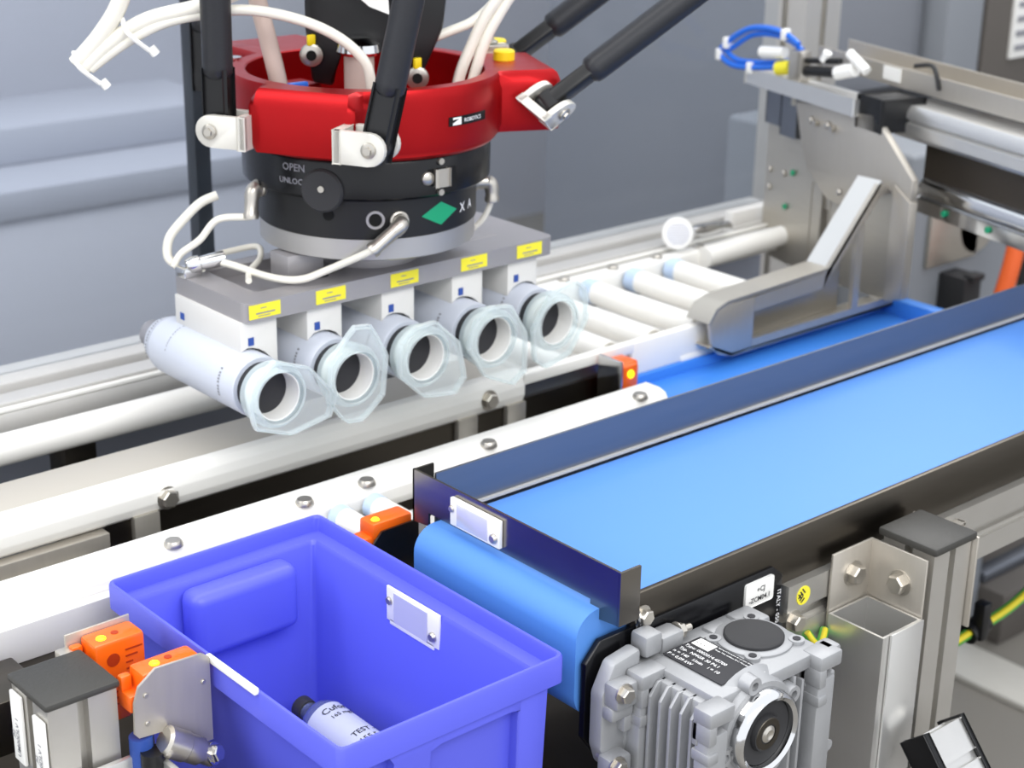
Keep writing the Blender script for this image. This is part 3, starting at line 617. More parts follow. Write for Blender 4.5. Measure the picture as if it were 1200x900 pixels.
g = MB(); g.cyl(G(.285, .985, -.05), G(1.4, .985, -.05), .017, n=24); gbox(g, .285, 1.4, -.07, -.03, .962, .975, .002); obj('guide_cylinder', g, 'chrome', pg)
for u in (.345, .425):
    g = MB(); g.lathe(G(u, .970, -.029), N, [(0, .0042), (.002, .004)], 14); obj('green_plug', g, 'green', pg)
g = MB(); gbox(g, .02, 1.4, -.062, -.059, 1.10, 1.122); gbox(g, .02, 1.4, -.11, -.107, 1.10, 1.128); gbox(g, .02, 1.4, -.11, -.059, 1.097, 1.10); obj('cable_tray', g, 'brushed', pg)
g = MB(); gbox(g, .165, .20, -.059, -.0575, 1.103, 1.120); obj('label', g, 'paper', pg)
g = MB(); g.tube([G(.20, 1.123, -.08), G(.235, 1.130, -.075), (G(.265, 1.128, -.06)), G(.278, 1.108, -.057)], .003, 8); obj('cable', g, 'black', pg)
# blade: bent steel arm with windows
def yz(pts, y): return [(x, y, z) for x, z in pts]
yb, tb = 1.246, .006
g = MB()
g.prism(yz([(1.40, .878), (1.405, .850), (1.418, .838), (1.440, .832), (1.475, .834), (1.475, .898), (1.43, .898), (1.412, .893)], yb), (0, tb, 0), .0008)
g.prism(yz([(1.475, .834), (1.775, .834), (1.775, .846), (1.475, .846)], yb), (0, tb, 0))
g.prism(yz([(1.475, .880), (1.60, .884), (1.615, .905), (1.475, .898)], yb), (0, tb, 0))
g.prism(yz([(1.60, .884), (1.700, .985), (1.745, .985), (1.70, 1.0), (1.692, 1.0), (1.605, .905)], yb), (0, tb, 0))
g.prism(yz([(1.745, .834), (1.775, .834), (1.775, .975), (1.745, .99)], yb), (0, tb, 0))
g.prism(yz([(1.660, .846), (1.672, .846), (1.672, .955), (1.660, .943)], yb), (0, tb, 0))
bl = obj('pusher_arm', g, 'brushed', pg); tag(bl, 'bent steel pusher arm with a long window')
g = MB(); g.prism(yz([(1.40, .878), (1.412, .893), (1.43, .898), (1.615, .905), (1.615, .909), (1.428, .902), (1.409, .896), (1.397, .880)], yb), (0, .036, 0)); obj('top_flange', g, 'steel', bl)
g = MB(); g.prism(yz([(1.613, .905), (1.700, 1.001), (1.697, 1.004), (1.610, .909)], yb), (0, .036, 0)); so_ = obj('sloped_flange', g, 'alu_bright', bl)
g = MB(); g.prism(yz([(1.40, .850), (1.44, .832), (1.775, .834), (1.775, .838), (1.44, .836), (1.404, .852)], yb), (0, .036, 0)); obj('bottom_flange', g, 'steel', bl)
g = MB(); g.box(1.47, 1.67, yb + .031, yb + .036, .836, .899); obj('rear_web', g, 'steel', bl)
# hoses and fittings on top of the gantry
g = MB(); Lp = [(1.774, 1.455, 1.135), (1.776, 1.48, 1.145), (1.78, 1.514, 1.148), (1.78, 1.55, 1.142), (1.78, 1.585, 1.120), (1.78, 1.597, 1.103), (1.78, 1.575, 1.091), (1.78, 1.54, 1.092), (1.778, 1.50, 1.098), (1.776, 1.472, 1.104)]
g.tube(Lp, .0042, 10); g.tube([V(p) + V((.004, -.004, -.008 if i < 5 else .007)) for i, p in enumerate(Lp)], .0038, 10); hb = obj('air_hose', g, 'blue_hose'); tag(hb, 'looped bright blue air hose on top of the steel pusher', 'hose')
g = MB()
for p in (Lp[1], Lp[4], Lp[5], Lp[7]): q = V(p); g.box(q.x - .006, q.x + .006, q.y - .004, q.y + .004, q.z - .008, q.z + .007, .001)
obj('cable_tie', g, 'paper', hb)
ft = thing('hose_fitting', (1.77, 1.45, 1.09), 'brass and white hose fittings clustered on top of the steel pusher', 'fitting')
g = MB(); g.cyl((1.777, 1.490, 1.098), (1.777, 1.468, 1.103), .0095, n=16); obj('ring', g, 'yellow_tag', ft)
g = MB(); g.box(1.764, 1.784, 1.440, 1.462, 1.080, 1.128, .002); g.box(1.768, 1.78, 1.448, 1.456, 1.055, 1.082, .001); obj('body', g, 'bolt_metal', ft)
g = MB(); g.cyl((1.775, 1.445, 1.102), (1.77, 1.37, 1.11), .007, n=14); g.cyl((1.774, 1.44, 1.116), (1.77, 1.38, 1.124), .004, n=12); obj('hose', g, 'black', ft)
g = MB(); g.cyl((1.77, 1.385, 1.108), (1.768, 1.355, 1.117), .009, n=14); g.cyl((1.77, 1.368, 1.136), (1.766, 1.335, 1.118), .0065, n=12); obj('sleeve', g, 'paper', ft)
g = MB(); g.cyl((1.777, 1.52, 1.116), (1.777, 1.48, 1.120), .008, n=12); obj('sleeve', g, 'paper', ft)
g = MB(); g.cyl((1.772, 1.41, 1.12), (1.772, 1.404, 1.132), .006, n=12); obj('sleeve', g, 'paper', ft)
# aluminium tower behind
t = obj('tall_post', slot_post(2.0, 2.08, 1.63, 1.71, 0, 2.2), 'aluminium'); tag(t, 'tall aluminium post rising behind the steel pusher', 'post')
# machines at the right rear
mcb = thing('machine_cabinet', (2.5, 2.1, 0), 'dark grey machine cabinet behind the linear axis', 'cabinet')
obj('body', MB().box(2.28, 2.735, 1.95, 2.5, 0, 2.0, .004), 'cab_dark', mcb)
obj('door', MB().box(2.30, 2.70, 1.94, 1.95, .1, 1.95, .003), 'cab_dark', mcb)
t = obj('grey_column', MB().box(2.745, 2.86, 1.90, 2.3, 0, 2.0, .004), 'cab_mid'); tag(t, 'light grey column between dark cabinet and control panel', 'column')
cp = thing('control_panel', (3.1, 1.95, .3), 'dark brown control panel with white screen at the upper right', 'panel')
obj('body', MB().box(2.87, 3.5, 1.90, 2.2, 0, 2.0, .004), 'cab_brown', cp)
g = MB(); g.box(2.955, 3.35, 1.892, 1.9, .935, 1.30, .002); scr = obj('screen', g, 'paper', cp)
g = MB()
for k in range(9): g.box(2.965, 3.2, 1.889, 1.892, .950 + k * .028, .962 + k * .028, .0008)
obj('key_row', g, 'ink_grey', scr)
gb = thing('grey_housing', (2.3, 1.7, 0), 'grey machine housing with steel plate beneath the linear axis', 'housing')
obj('body', MB().box(2.12, 2.45, 1.5, 1.88, 0, .93, .01, 3), 'cab_mid', gb)
g = MB(); g.box(2.17, 2.30, 1.492, 1.5, .745, .85, .001); g.cyl((2.30, 1.5, .80), (2.30, 1.492, .80), .05, n=24); pp = obj('plate', g, 'steel', gb)
g = MB(); g.box(2.215, 2.26, 1.45, 1.5, .66, .73, .002); g.box(2.222, 2.252, 1.44, 1.46, .725, .735, .001); obj('valve', g, 'rubber', gb)
g = MB(); g.tube([(2.24, 1.40, .70), (2.262, 1.40, .77), (2.29, 1.41, .86)], .014, 14); t = obj('orange_hose', g, 'orange_tube'); tag(t, 'thick orange hose at the right edge below the linear axis', 'hose')
obj('side_cover', MB().box(2.45, 2.62, 1.5, 1.88, .45, .93, .004), 'black', gb)

# ================================================================== delta robot
rb = thing('delta_robot', (.955, 1.30, 1.03), 'delta robot head with red anodised ring and black carbon arms', 'robot')
C = V((.955, 1.30, 0))
LUG = [(-150, .143, .051), (-25, .178, .055), (88, .200, .055)]
def outline(R0, z, n=144, grow=0):
    P = []
    for i in range(n):
        th = 2 * PI * i / n; r = R0
        for a, d, hw in LUG:
            dl = (th - math.radians(a) + PI) % (2 * PI) - PI
            if abs(dl) < 1.3:
                rr_ = min((d + grow) / max(math.cos(dl), .01), (hw + grow) / max(abs(math.sin(dl)), 1e-3)); r = max(r, rr_)
        P.append(C + V((math.cos(th) * r, math.sin(th) * r, z)))
    return P
def circle(R0, z, n=144): return [C + V((math.cos(2 * PI * i / n) * R0, math.sin(2 * PI * i / n) * R0, z)) for i in range(n)]
g = MB()
g.loops([circle(.112, 1.157), circle(.112, 1.2125), circle(.1135, 1.2135), outline(.126, 1.2135, grow=-.008), outline(.1275, 1.2105, grow=-.004), outline(.128, 1.204, grow=-.0012), outline(.128, 1.198), outline(.128, 1.165), outline(.127, 1.157, grow=-.002)], closed=True)
carrier = obj('carrier_ring', g, 'red_anodised', rb, 30)
g = MB(); g.lathe(C + V((0, 0, 1.150)), (0, 0, 1), [(0, .121), (.003, .124), (.007, .124)], 96, cap=True); obj('lower_flange', g, 'red_anodised', rb)
g = MB(); g.lathe(C + V((0, 0, 1.158)), (0, 0, 1), [(0, .1125), (.008, .1125)], 72); obj('ring_floor', g, 'red_anodised', rb)
g = MB(); g.box(1.0, 1.045, 1.22, 1.262, 1.166, 1.195, .003); g.box(.885, .93, 1.335, 1.37, 1.166, 1.195, .003); obj('inner_block', g, 'red_anodised', rb)
# maker's badge on the ring
def on_ring(R0, ang, z): a = math.radians(ang); return C + V((math.cos(a) * R0, math.sin(a) * R0, z))
def curved_patch(mb, R0, a0, a1, z0, z1, n=10):
    L = [[on_ring(R0, a0 + (a1 - a0) * k / n, z) for k in range(n + 1)] for z in (z0, z1)]
    v0 = [mb.bm.verts.new(p) for p in L[0]]; v1 = [mb.bm.verts.new(p) for p in L[1]]
    for k in range(n): mb.bm.faces.new((v0[k], v0[k + 1], v1[k + 1], v1[k]))
    return mb
bdg = obj('badge', curved_patch(MB(), .1286, -91.5, -69, 1.178, 1.1865), 'black_gloss', rb)
obj('badge_mark', curved_patch(MB(), .1288, -89.5, -85, 1.1788, 1.1857), 'paper', bdg)
g = MB(); pa = [on_ring(.1290, -89.5, 1.1838), on_ring(.1290, -86.2, 1.1842), on_ring(.1290, -89.5, 1.1806)]; g.bm.faces.new([g.bm.verts.new(p) for p in pa]); obj('badge_slash', g, 'black_gloss', bdg)
def ringfn(R0, a0, z): return lambda x, y: on_ring(R0, a0 + math.degrees(x / R0), z + y)
text('lettering', 'ROBOTICS', .0050, (0, 0, 0), (1, 0, 0), (0, 1, 0), 'white_ink', bdg, ringfn(.1290, -83.5, 1.1805))
# yellow plugs and screws on the ring top
for p in ((1.120, 1.305), (1.085, 1.252)):
    g = MB(); g.lathe((p[0], p[1], 1.2135), (0, 0, 1), [(0, .0105), (.008, .0105), (.0095, .009)], 24); obj('yellow_plug', g, 'yellow', rb)
g = MB(); g.lathe((.876, 1.405, 1.2135), (0, 0, 1), [(0, .008), (.002, .008), (.0025, .004)], 18); obj('screw', g, 'chrome', rb)
# clevises and rods
def clevis(c, rad, tan, up, s, mt='cream_metal', w=.018, hh=.0145, L=.034):
    """fork: base plate on the lug, two arms along s*tan, spaced along rad"""
    c, rad, tan, up = V(c), V(rad).normalized(), V(tan).normalized() * s, V(up).normalized()
    g = MB(); mtx = Matrix(((tan.x, rad.x, up.x, c.x), (tan.y, rad.y, up.y, c.y), (tan.z, rad.z, up.z, c.z), (0, 0, 0, 1)))
    g.box(-L, -L + .007, -w, w, -hh, hh, .0008, mtx=mtx)
    for q in (-1, 1):
        y0 = q * w - (.006 if q > 0 else 0); pts = [(-L, -hh), (-.001, -hh)] + [(hh * math.sin(a), -hh * math.cos(a)) for a in [PI * k / 10 for k in range(1, 10)]] + [(-.001, hh), (-L, hh)]
        g.prism([mtx @ V((x, y0, z)) for x, z in pts], (mtx.to_3x3() @ V((0, .006, 0))), .0006)
    cl = obj('clevis', g, mt, rb)
    g = MB(); p0 = c + rad * (w + .0005); g.lathe(p0, rad, [(0, .007), (.0018, .0068), (.0025, .005)], 16); g.lathe(p0 + rad * .0022, rad, [(0, .0042), (.0022, .0038)], 6); g.cyl(c - rad * w, c + rad * w, .004, n=12); obj('pin', g, 'bolt_metal', cl)
    return cl
def rod(p, q, flat=.045, R0=.0135, side=None):
    p, q = V(p), V(q); d = (q - p).normalized(); g = MB()
    g.lathe(p + d * flat, d, [(0, .0095), (.004, R0 * .97), (.010, R0), ((q - p).length, R0)], 28); r_o = obj('rod', g, 'carbon', rb)
    sd = V(side).normalized() if side else V((-.86, -.5, 0)); tn = d.cross(sd).normalized(); sd = tn.cross(d)
    mtx = Matrix(((sd.x, tn.x, d.x, p.x), (sd.y, tn.y, d.y, p.y), (sd.z, tn.z, d.z, p.z), (0, 0, 0, 1)))
    g = MB(); g.box(-.0075, .0075, -.010, .010, -.010, flat + .006, .003, 3, mtx=mtx); g.cyl(p - sd * .0085, p + sd * .0085, .0115, n=20); obj('rod_end', g, 'black', r_o)
    return r_o
aA = math.radians(-151); ra, ta = V((math.cos(aA), math.sin(aA), 0)), V((-math.sin(aA), math.cos(aA), 0))
pinR = V((.862, 1.158, 1.175)); pinL = V((.795, 1.302, 1.175))
clevis(pinR, ra, ta, (0, 0, 1), 1); clevis(pinL, ra, ta, (0, 0, 1), -1)
rod(pinR, pinR + V((.023, -.017, .13)).normalized() * .62, side=ra)
rod(pinL, pinL + V((-.004, -.012, .40)).normalized() * .62, side=ra)
aB = math.radians(-25); rbv, tbv = V((math.cos(aB), math.sin(aB), 0)), V((-math.sin(aB), math.cos(aB), 0))
pinN = V((1.073, 1.172, 1.186)); pinF = V((1.137, 1.297, 1.205))
dB = V((1.162, 1.061, 1.294)) - pinN + V((.035, .03, .004)); dB.normalize()
axp = V((.20, -.72, -.42)).normalized(); upB = dB.cross(axp).normalized()
clevis(pinN, axp, dB, upB, 1, L=.018)
rod(pinN, pinN + dB * .75, side=axp)
rod(pinF, pinF + (dB + V((0, .0, 0))).normalized() * .75, side=axp)
clevis(pinF + V((-.03, 0, .006)), V((0, 0, 1)), tbv, rbv, 1, L=.014, w=.010)
rod((.885, 1.47, 1.185), (.890, 1.475, 1.6)); 
# telescopic shaft with fork (fourth axis)
g = MB(); vw = V((.806, -.592, 0)); fwd = V((.592, .806, 0))
def W(s, z, f=0): return C + vw * s + fwd * f + V((0, 0, z))
g.prism([W(-.050, 1.200, -.012), (W(-.030, 1.196, -.012)), W(-.024, 1.235, -.012), W(.030, 1.235, -.012), W(.040, 1.196, -.012), W(.052, 1.205, -.012), W(.072, 1.25, -.012), W(.082, 1.34, -.012), W(-.056, 1.34, -.012), W(-.055, 1.25, -.012)], fwd * .045, .004); obj('shaft_fork', g, 'black', rb)
g = MB(); g.lathe(C + V((.008, .0, 1.3)), (0, 0, 1), [(0, .06), (.04, .052), (.35, .048)], 32); obj('drive_shaft', g, 'black', rb)
for s_, z_ in ((-.050, 1.226), (.048, 1.205)):
    g = MB(); g.lathe(W(s_, z_, -.013), -fwd, [(0, .011), (.003, .0105), (.004, .008)], 20); jp = obj('joint_pin', g, 'bolt_metal', rb)
    g = MB(); g.lathe(W(s_, z_, -.0165), -fwd, [(0, .0055), (.001, .0045)], 12); obj('socket', g, 'void', jp)
    g = MB(); g.box(-.004, .004, -.002, .002, 0, .010, .001, mtx=Matrix.Translation(W(s_, z_ + .009, -.015))); obj('yellow_mark', g, 'yellow', jp)
g = MB(); g.lathe(W(-.006, 1.165, -.03), (0, 0, 1), [(0, .014), (.068, .014)], 24); obj('sleeve', g, 'tube_pink', rb)
g = MB(); g.lathe(W(-.006, 1.230, -.03), (0, 0, 1), [(0, .019), (.003, .021), (.010, .020), (.015, .012), (.016, .004)], 28); obj('chrome_cap', g, 'chrome', rb)
g = MB(); g.prism([W(-.022, 1.300, -.045), W(.020, 1.300, -.045), W(.022, 1.268, -.045), W(.004, 1.275, -.045), W(-.016, 1.292, -.045)], fwd * .002); obj('white_label', g, 'paper', rb)
# tool changer
tc_ = thing('tool_changer', (.955, 1.30, 1.03), 'black round tool changer with green diamond under the red ring', 'tool')
g = MB(); g.lathe(C + V((0, 0, 1.112)), (0, 0, 1), [(0, .114), (.003, .118), (.034, .1185), (.037, .117), (.038, .108)], 96); obj('upper_ring', g, 'black_gloss', tc_)
g = MB(); g.lathe(C + V((0, 0, 1.074)), (0, 0, 1), [(0, .104), (.001, .105), (.0375, .105), (.038, .100)], 96); obj('lower_ring', g, 'black', tc_)
g = MB(); g.lathe(C + V((0, 0, 1.0525)), (0, 0, 1), [(0, .100), (.002, .1035), (.021, .1035)], 96); obj('grey_flange', g, 'grey_alu', tc_)
g = MB(); g.lathe(C + V((0, 0, 1.030)), (0, 0, 1), [(0, .050), (.0225, .050)], 40); g.box(.845, .885, 1.275, 1.305, 1.03, 1.0525, .001); obj('pedestal', g, 'grip_grey', tc_)
# window with lock pin on upper ring, text, knob, sockets
wo = obj('lock_window', curved_patch(MB(), .1187, -99, -83.5, 1.124, 1.139), 'void', tc_)
def ring_disc(mb, R0, ang, z, r, h=.002, n=18, prof=None):
    d = V((math.cos(math.radians(ang)), math.sin(math.radians(ang)), 0)); return mb.lathe(on_ring(R0, ang, z), d, prof or [(0, r), (h, r)], n)
g = MB(); ring_disc(g, .1175, -99, 1.131, .0065, .004, prof=[(0, .0065), (.003, .006), (.005, .003)]); obj('ball', g, 'bolt_metal', wo)
g = MB(); p = on_ring(.119, -92.5, 1.131); mt = Matrix.Translation(p) @ Matrix.Rotation(math.radians(-92.5), 4, 'Z'); g.box(-.002, .005, -.0068, .0068, -.0065, .0065, .002, mtx=mt); obj('lock_pin', g, 'bolt_metal', wo)
for z_ in (1.1455, 1.117): g = MB(); ring_disc(g, .1180, -92.5, z_, .003, .003); obj('screw', g, 'bolt_metal', tc_)
text('lettering', 'OPEN', .0095, (0, 0, 0), (1, 0, 0), (0, 1, 0), 'ink_grey', tc_, ringfn(.1189, -166, 1.137))
text('lettering', 'UNLOCK', .0075, (0, 0, 0), (1, 0, 0), (0, 1, 0), 'ink_grey', tc_, ringfn(.1189, -168, 1.125))
g = MB(); ring_disc(g, .114, -146, 1.122, .020, .010, 30, prof=[(0, .020), (.006, .020), (.008, .018)]); kn = obj('release_disc', g, 'rubber', tc_)
g = MB(); ring_disc(g, .122, -146, 1.124, .003, .0015); obj('screw', g, 'bolt_metal', kn)
g = MB(); ring_disc(g, .105, -146, 1.096, .005, .0015); obj('hole', g, 'void', tc_)
g = MB(); ring_disc(g, .104, -122.5, 1.0925, .009, .002, 24, prof=[(0, .0088), (.002, .0085), (.002, .0065), (.001, .0065)]); so2 = obj('port', g, 'grip_grey', tc_)
g = MB(); ring_disc(g, .1045, -122.5, 1.0925, .006, .0012); obj('hole', g, 'void', so2)
# green diamond with a vertical fold
g = MB(); L = [on_ring(.1056, -98.5, 1.092), on_ring(.1056, -86.5, 1.0795), on_ring(.1056, -86.5, 1.0795), on_ring(.1056, -74.5, 1.0925)]
a_, b_, c_, d_ = on_ring(.1056, -98.5, 1.0925), on_ring(.1056, -86.5, 1.0815), on_ring(.1056, -74.5, 1.0925), on_ring(.1056, -86.5, 1.1035)
vs = [g.bm.verts.new(q) for q in (a_, b_, c_, d_)]; g.bm.faces.new((vs[0], vs[1], vs[3])); g.bm.faces.new((vs[1], vs[2], vs[3])); obj('green_diamond', g, 'green', tc_)
text('lettering', 'X  A', .0125, (0, 0, 0), (1, 0, 0), (0, 1, 0), 'white_ink', tc_, ringfn(.1054, -71.5, 1.088))
# elbow fittings and grey hoses
def elbow(p, outd, downd, L1=.012, L2=.03, r=.0065):
    p, a, b = V(p), V(outd).normalized(), V(downd).normalized(); g = MB()
    g.lathe(p, a, [(0, .009), (.003, .009), (.004, .0075), (L1, .0075)], 20)
    g.tube([p + a * L1, p + a * (L1 + .004) + b * .003, p + a * (L1 + .005) + b * .010], r * 1.1, 14)
    g.lathe(p + a * (L1 + .005) + b * .008, b, [(0, r), (L2 - .006, r), (L2 - .004, r * 1.15), (L2, r * 1.1)], 18)
    return obj('elbow_fitting', g, 'bolt_metal', tc_), p + a * (L1 + .005) + b * (L2 + .006)
e1, q1 = elbow(on_ring(.104, -110.5, 1.091), (-.35, -.94, .0), (-.72, .30, -.62), .008, .030)
e2, q2 = elbow(on_ring(.104, -28, 1.098), (.88, -.47, 0), (0, 0, -1), .014, .012)
e3, q3 = elbow(on_ring(.113, 174, 1.112), (-.95, -.1, .05), (-.15, -.1, -1), .006, .020)
def hose(label, pts, r, m='tube_white', n=12):
    g = MB(); g.tube(pts, r, n); o = obj('air_hose', g, m); return tag(o, label, 'hose')
hose('white air hose curving from the front elbow fitting to the gripper plate', [q1 + V((.008, -.003, .008)), q1, (.868, 1.245, 1.043), (.842, 1.252, 1.037), (.825, 1.275, 1.037), (.812, 1.315, 1.041), (.796, 1.338, 1.046)], .0036)
hose('white air hose hanging from the left elbow in a loop to the plate corner', [q3 + V((.001, .001, .006)), q3, (.806, 1.33, 1.083), (.792, 1.340, 1.064), (.778, 1.352, 1.050), (.772, 1.356, 1.038)], .0034)
hose('white air hose in a wide arc left of the black tool changer', [(.818, 1.35, 1.100), (.803, 1.355, 1.094), (.787, 1.362, 1.078), (.775, 1.367, 1.062), (.772, 1.366, 1.045), (.778, 1.36, 1.037)], .0044)
hose('thin white air hose lying on top of the gripper plate', [(.79, 1.335, 1.037), (.812, 1.36, 1.038), (.845, 1.362, 1.04), (.862, 1.352, 1.042), (.850, 1.33, 1.038), (.822, 1.305, 1.036), (.805, 1.28, 1.036)], .003)
hose('small white air hose under the right elbow fitting', [q2 + V((0, 0, .006)), q2, (1.06, 1.25, 1.06), (1.05, 1.262, 1.045), (1.03, 1.27, 1.037)], .003)
ff = thing('hose_coupling', (.79, 1.335, 1.032), 'metal hose coupling on the left corner of the gripper plate', 'fitting')
g = MB(); g.lathe((.776, 1.340, 1.041), (.9, -.3, .12), [(0, .006), (.005, .008), (.012, .008), (.013, .0065), (.026, .0075), (.036, .007), (.037, .005)], 18); g.box(.770, .790, 1.334, 1.352, 1.030, 1.040, .002); obj('body', g, 'chrome', ff)

# thick hoses over the robot
def P3(x, y, z): return V((x, y, z))
b1 = thing('hose_bundle', (.75, 1.35, 1.22), 'bundle of cream hoses tied together left of the robot', 'hose', None)
for pts, r in (([(.707, 1.382, 1.225), (.728, 1.367, 1.248), (.755, 1.348, 1.268), (.795, 1.318, 1.281), (.83, 1.292, 1.300), (.86, 1.27, 1.33)], .0068),
               ([(.703, 1.386, 1.229), (.722, 1.372, 1.255), (.737, 1.361, 1.285), (.747, 1.355, 1.33)], .0078),
               ([(.712, 1.378, 1.225), (.738, 1.359, 1.248), (.765, 1.339, 1.265), (.795, 1.318, 1.273), (.826, 1.296, 1.2765), (.862, 1.270, 1.268), (.890, 1.249, 1.252), (.908, 1.236, 1.230), (.913, 1.234, 1.205)], .0048)):
    g = MB(); g.tube(pts, r, 14); obj('hose', g, 'tube_white', b1)
for p in ((.706, 1.381, 1.227), (.742, 1.356, 1.256)):
    q = V(p); g = MB(); g.tube([q + V((-.004, .006, .012)), q + V((-.008, -.010, .002)), q + V((.010, -.012, -.014))], .0022, 8); g.cyl(q + V((.012, -.012, -.012)), q + V((.016, -.014, -.018)), .0042, n=10); obj('cable_tie', g, 'paper', b1)
hose('thick pinkish hose running down into the red ring', [(.853, 1.338, 1.33), (.858, 1.334, 1.286), (.865, 1.329, 1.248), (.872, 1.323, 1.205), (.876, 1.32, 1.17)], .0085, 'tube_pink')
g = MB(); g.box(.870, .890, 1.300, 1.306, 1.2, 1.206, .001, mtx=None); t = obj('cable_tie', g, 'blue_hose'); tag(t, 'small blue tie at the foot of the thick hose in the red ring', 'cable tie')
hose('clear white hose rising from the right side of the red ring, left of the pair', [(1.02, 1.250, 1.17), (1.026, 1.247, 1.205), (1.036, 1.241, 1.235), (1.046, 1.233, 1.262), (1.060, 1.223, 1.285), (1.08, 1.21, 1.32)], .0055)
hose('clear white hose rising from the right side of the red ring, right of the pair', [(1.03, 1.243, 1.17), (1.038, 1.240, 1.205), (1.046, 1.234, 1.238), (1.058, 1.226, 1.265), (1.070, 1.217, 1.286), (1.10, 1.195, 1.32)], .0055)
hose('pale thin hose crossing behind the clear hose pair', [(1.0, 1.265, 1.238), (1.02, 1.255, 1.246), (1.04, 1.243, 1.256), (1.06, 1.235, 1.275), (1.075, 1.23, 1.30)], .0045)

# ================================================================== gripper and bottles
gr = thing('bottle_gripper', (.957, 1.30, .95), 'grey gripper plate with five white blocks holding bottles', 'gripper')
g = MB()
def rrect(x0, x1, y0, y1, r, z, n=5):
    return rr(x0, x1, y0, y1, z, r, n)
g.frame(rrect(.7725, 1.143, 1.2355, 1.362, .010, 1.012), rrect(.80, .885, 1.262, 1.345, .006, 1.012), (0, 0, .0185))
po = obj('plate', g, 'grip_grey', gr)
g = MB(); g.box(.80, .885, 1.262, 1.345, 1.012, 1.020); obj('pocket_floor', g, 'grip_grey', gr)
g = MB(); g.box(.885, 1.03, 1.262, 1.345, 1.012, 1.0302); obj('deck', g, 'grip_grey', gr)
g = MB(); g.box(1.03, 1.115, 1.262, 1.345, 1.012, 1.0295); obj('deck', g, 'grip_grey', gr)
g = MB(); g.box(1.045, 1.100, 1.275, 1.335, 1.0295, 1.031, .0003); obj('recess', g, 'grip_grey', gr)
BXs = [.7755, .8575, .9405, 1.0250, 1.1075]; BZc = .9565
STK = [.776, .848, .9335, 1.0195, 1.092]
for x in STK:
    g = MB(); g.box(x, x + .033, 1.2349, 1.2356, 1.0155, 1.0285); sk = obj('yellow_sticker', g, 'yellow_tag', gr)
    g = MB(); g.box(x + .012, x + .018, 1.2346, 1.2349, 1.0245, 1.0252); g.box(x + .007, x + .027, 1.2346, 1.2349, 1.0195, 1.0208); g.box(x + .009, x + .022, 1.2346, 1.2349, 1.0173, 1.018); obj('print', g, 'ink_grey', sk)
for i, x in enumerate(BXs):
    x0, x1 = (STK[i] - .006, STK[i] + .033)
    g = MB()
    arch = [(x0, 1.012), (x0, .975)] + [(x0 + (x1 - x0) * k / 6, BZc + math.sqrt(max(.0102 ** 2, .0315 ** 2 - (x0 + (x1 - x0) * k / 6 - x) ** 2)) ) for k in range(7)] + [(x1, .975), (x1, 1.012)]
    arch = [(x0, 1.012)] + [(x0 + (x1 - x0) * k / 6, BZc + math.sqrt(max(.0102 ** 2, .0315 ** 2 - (x0 + (x1 - x0) * k / 6 - x) ** 2)) - (.004 if k in (0, 6) else .0)) for k in range(7)] + [(x1, 1.012)]
    g.prism([(a, 1.242, b) for a, b in arch], (0, .112, 0), .0006); bk_ = obj('block', g, 'white_paint', gr)
    g = MB(); g.box(x0 + .008, x0 + .0138, 1.2412, 1.242, .989, .9965); obj('blue_mark', g, 'blue_print', bk_)
    g = MB(); g.box(x0 - .0008, x0, 1.338, 1.3445, .990, .9965); obj('blue_mark', g, 'blue_print', bk_)
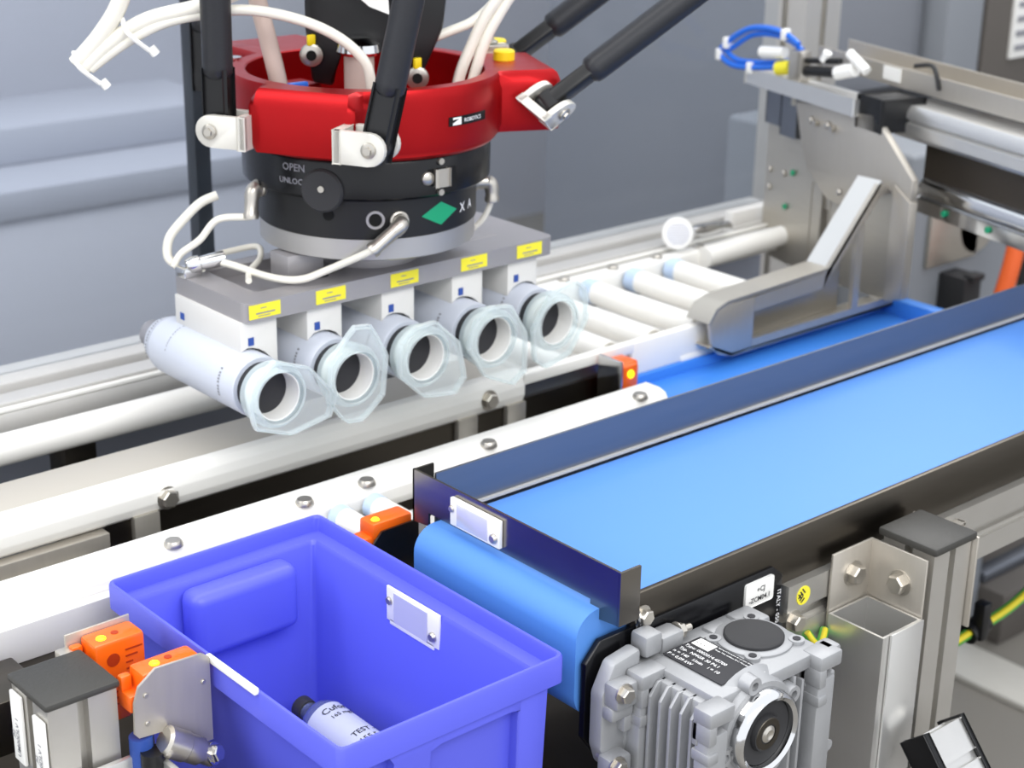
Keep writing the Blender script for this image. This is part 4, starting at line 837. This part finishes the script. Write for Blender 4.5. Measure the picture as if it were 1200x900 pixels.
def bottle_at(x, tilt, off, label):
    t = thing('infusion_bottle', (x, 1.30, BZc - .03), label, 'bottle', 'bottles held side by side in the gripper')
    c = V((x, 0, BZc)); Y = V((0, 1, 0))
    R0 = .0285
    g = MB(); g.lathe(c + Y * 1.222, Y, [(.020, .0232), (0, .0235), (0, R0 - .001), (.002, R0), (.145, R0), (.150, R0 - .001), (.165, R0 - .006), (.172, .016), (.176, .013)], 36)
    obj('body', g, 'label_white', t)
    g = MB(); g.lathe(c + Y * 1.398, Y, [(0, .0135), (.014, .0135), (.015, .012)], 20); obj('cap', g, 'ink_grey', t)
    g = MB(); g.lathe(c + Y * 1.2115, Y, [(0, .0235), (.0105, .0235)], 36); obj('dark_collar', g, 'ink', t)
    # glass foot: ring with open recess, light inside wall, dark bottom
    g = MB(); g.lathe(c + Y * 1.190, Y, [(0, .0225), (0, .0285), (.003, .0298), (.016, .0298), (.0212, .0275), (.0212, .0225)], 40, cap=False, closed=True); obj('glass_foot', g, 'glass_blueish', t)
    g = MB(); g.lathe(c + Y * 1.1915, Y, [(0, .0215), (0, .0226), (.062, .0226), (.062, .0215)], 36, cap=False, closed=True); obj('inner_wall', g, 'paper', t)
    g = MB(); g.cyl(c + Y * 1.2480, c + Y * 1.2495, .0214, n=30); obj('recess_bottom', g, 'ink', t)
    # clear hanger: long hexagonal plate with round hole
    ca, sa = math.cos(tilt), math.sin(tilt); A, B = V((ca, 0, sa)), V((-sa, 0, ca)); n = 36
    hx = [(-.046 + off, -.010), (-.046 + off, .010), (-.020, .032), (.020, .032), (.046 + off, .010), (.046 + off, -.010), (.020, -.032), (-.020, -.032)]
    outer, inner = [], []
    for k in range(n):
        th = 2 * PI * k / n; dx, dz = math.cos(th), math.sin(th); best = 1
        for q in range(8):
            x1_, z1_ = hx[q]; x2_, z2_ = hx[(q + 1) % 8]; ex, ez = x2_ - x1_, z2_ - z1_; den = dx * ez - dz * ex
            if abs(den) > 1e-9:
                tt = (x1_ * ez - z1_ * ex) / den; ss = (x1_ * dz - z1_ * dx) / den
                if tt > 0 and -1e-6 <= ss <= 1 + 1e-6: best = min(best, tt)
        outer.append(c + Y * 1.1855 + A * dx * best + B * dz * best); inner.append(c + Y * 1.1855 + A * dx * .0245 + B * dz * .0245)
    g = MB(); g.frame(outer, inner, (0, .003, 0)); hg = obj('hanger', g, 'glass_clear', t)
    g = MB(); g.frame([c + Y * 1.1835 + (p - c - Y * 1.1855) * 1.0 for p in outer], [c + Y * 1.1835 + (p - c - Y * 1.1855) * .93 for p in outer], (0, .0055, 0)); obj('hanger_edge', g, 'glass_clear', hg)
    # printed dashes round the label
    for yy, a0, a1, wd in ((1.372, .6, 3.4, .0022), (1.338, .9, 2.9, .0012), (1.244, 2.5, 3.5, .003)):
        g = MB(); k = 0; a = a0
        while a < a1:
            st_ = .10; P_ = [c + Y * (yy + dy) + V((math.cos(aa), 0, math.sin(aa))) * (R0 + .0003) for dy, aa in ((0, a), (wd, a), (wd, a + st_ * .6), (0, a + st_ * .6))]
            g.bm.faces.new([g.bm.verts.new(p) for p in P_]); a += st_ * (1 if k % 4 else 1.4); k += 1
        obj('printed_dashes', g, 'ink_grey', t)
    return t
names = ['labelled bottle gripped at the left end, clear hanger swung right', 'labelled bottle second from the left in the gripper, hanger pointing up and down',
         'labelled bottle in the middle of the gripper, hanger swung to the lower right', 'labelled bottle second from the right in the gripper, hanger pointing down right',
         'labelled bottle gripped at the right end, hanger tilted to the upper right']
for x, tl, of, nm in zip(BXs, (-.35, 1.45, -.75, -1.0, .95), (.012, .004, .006, .008, .0), names): bottle_at(x, tl, of, nm)
for o in bpy.data.objects:
    if o.parent is None and o.get('category') == 'sensor': o['group'] = 'orange light sensors at the conveyors'
    if o.parent is None and o.get('category') == 'hose' and o.name.startswith('air_hose') and 'white' in o['label']: o['group'] = 'white air hoses on the robot'
    if o.parent is None and o.name.startswith('flat_case'): o['group'] = 'pale cases on the workbench'
    if o.parent is None and o.name.startswith('earth_cable'): o['group'] = 'green and yellow earth cables'
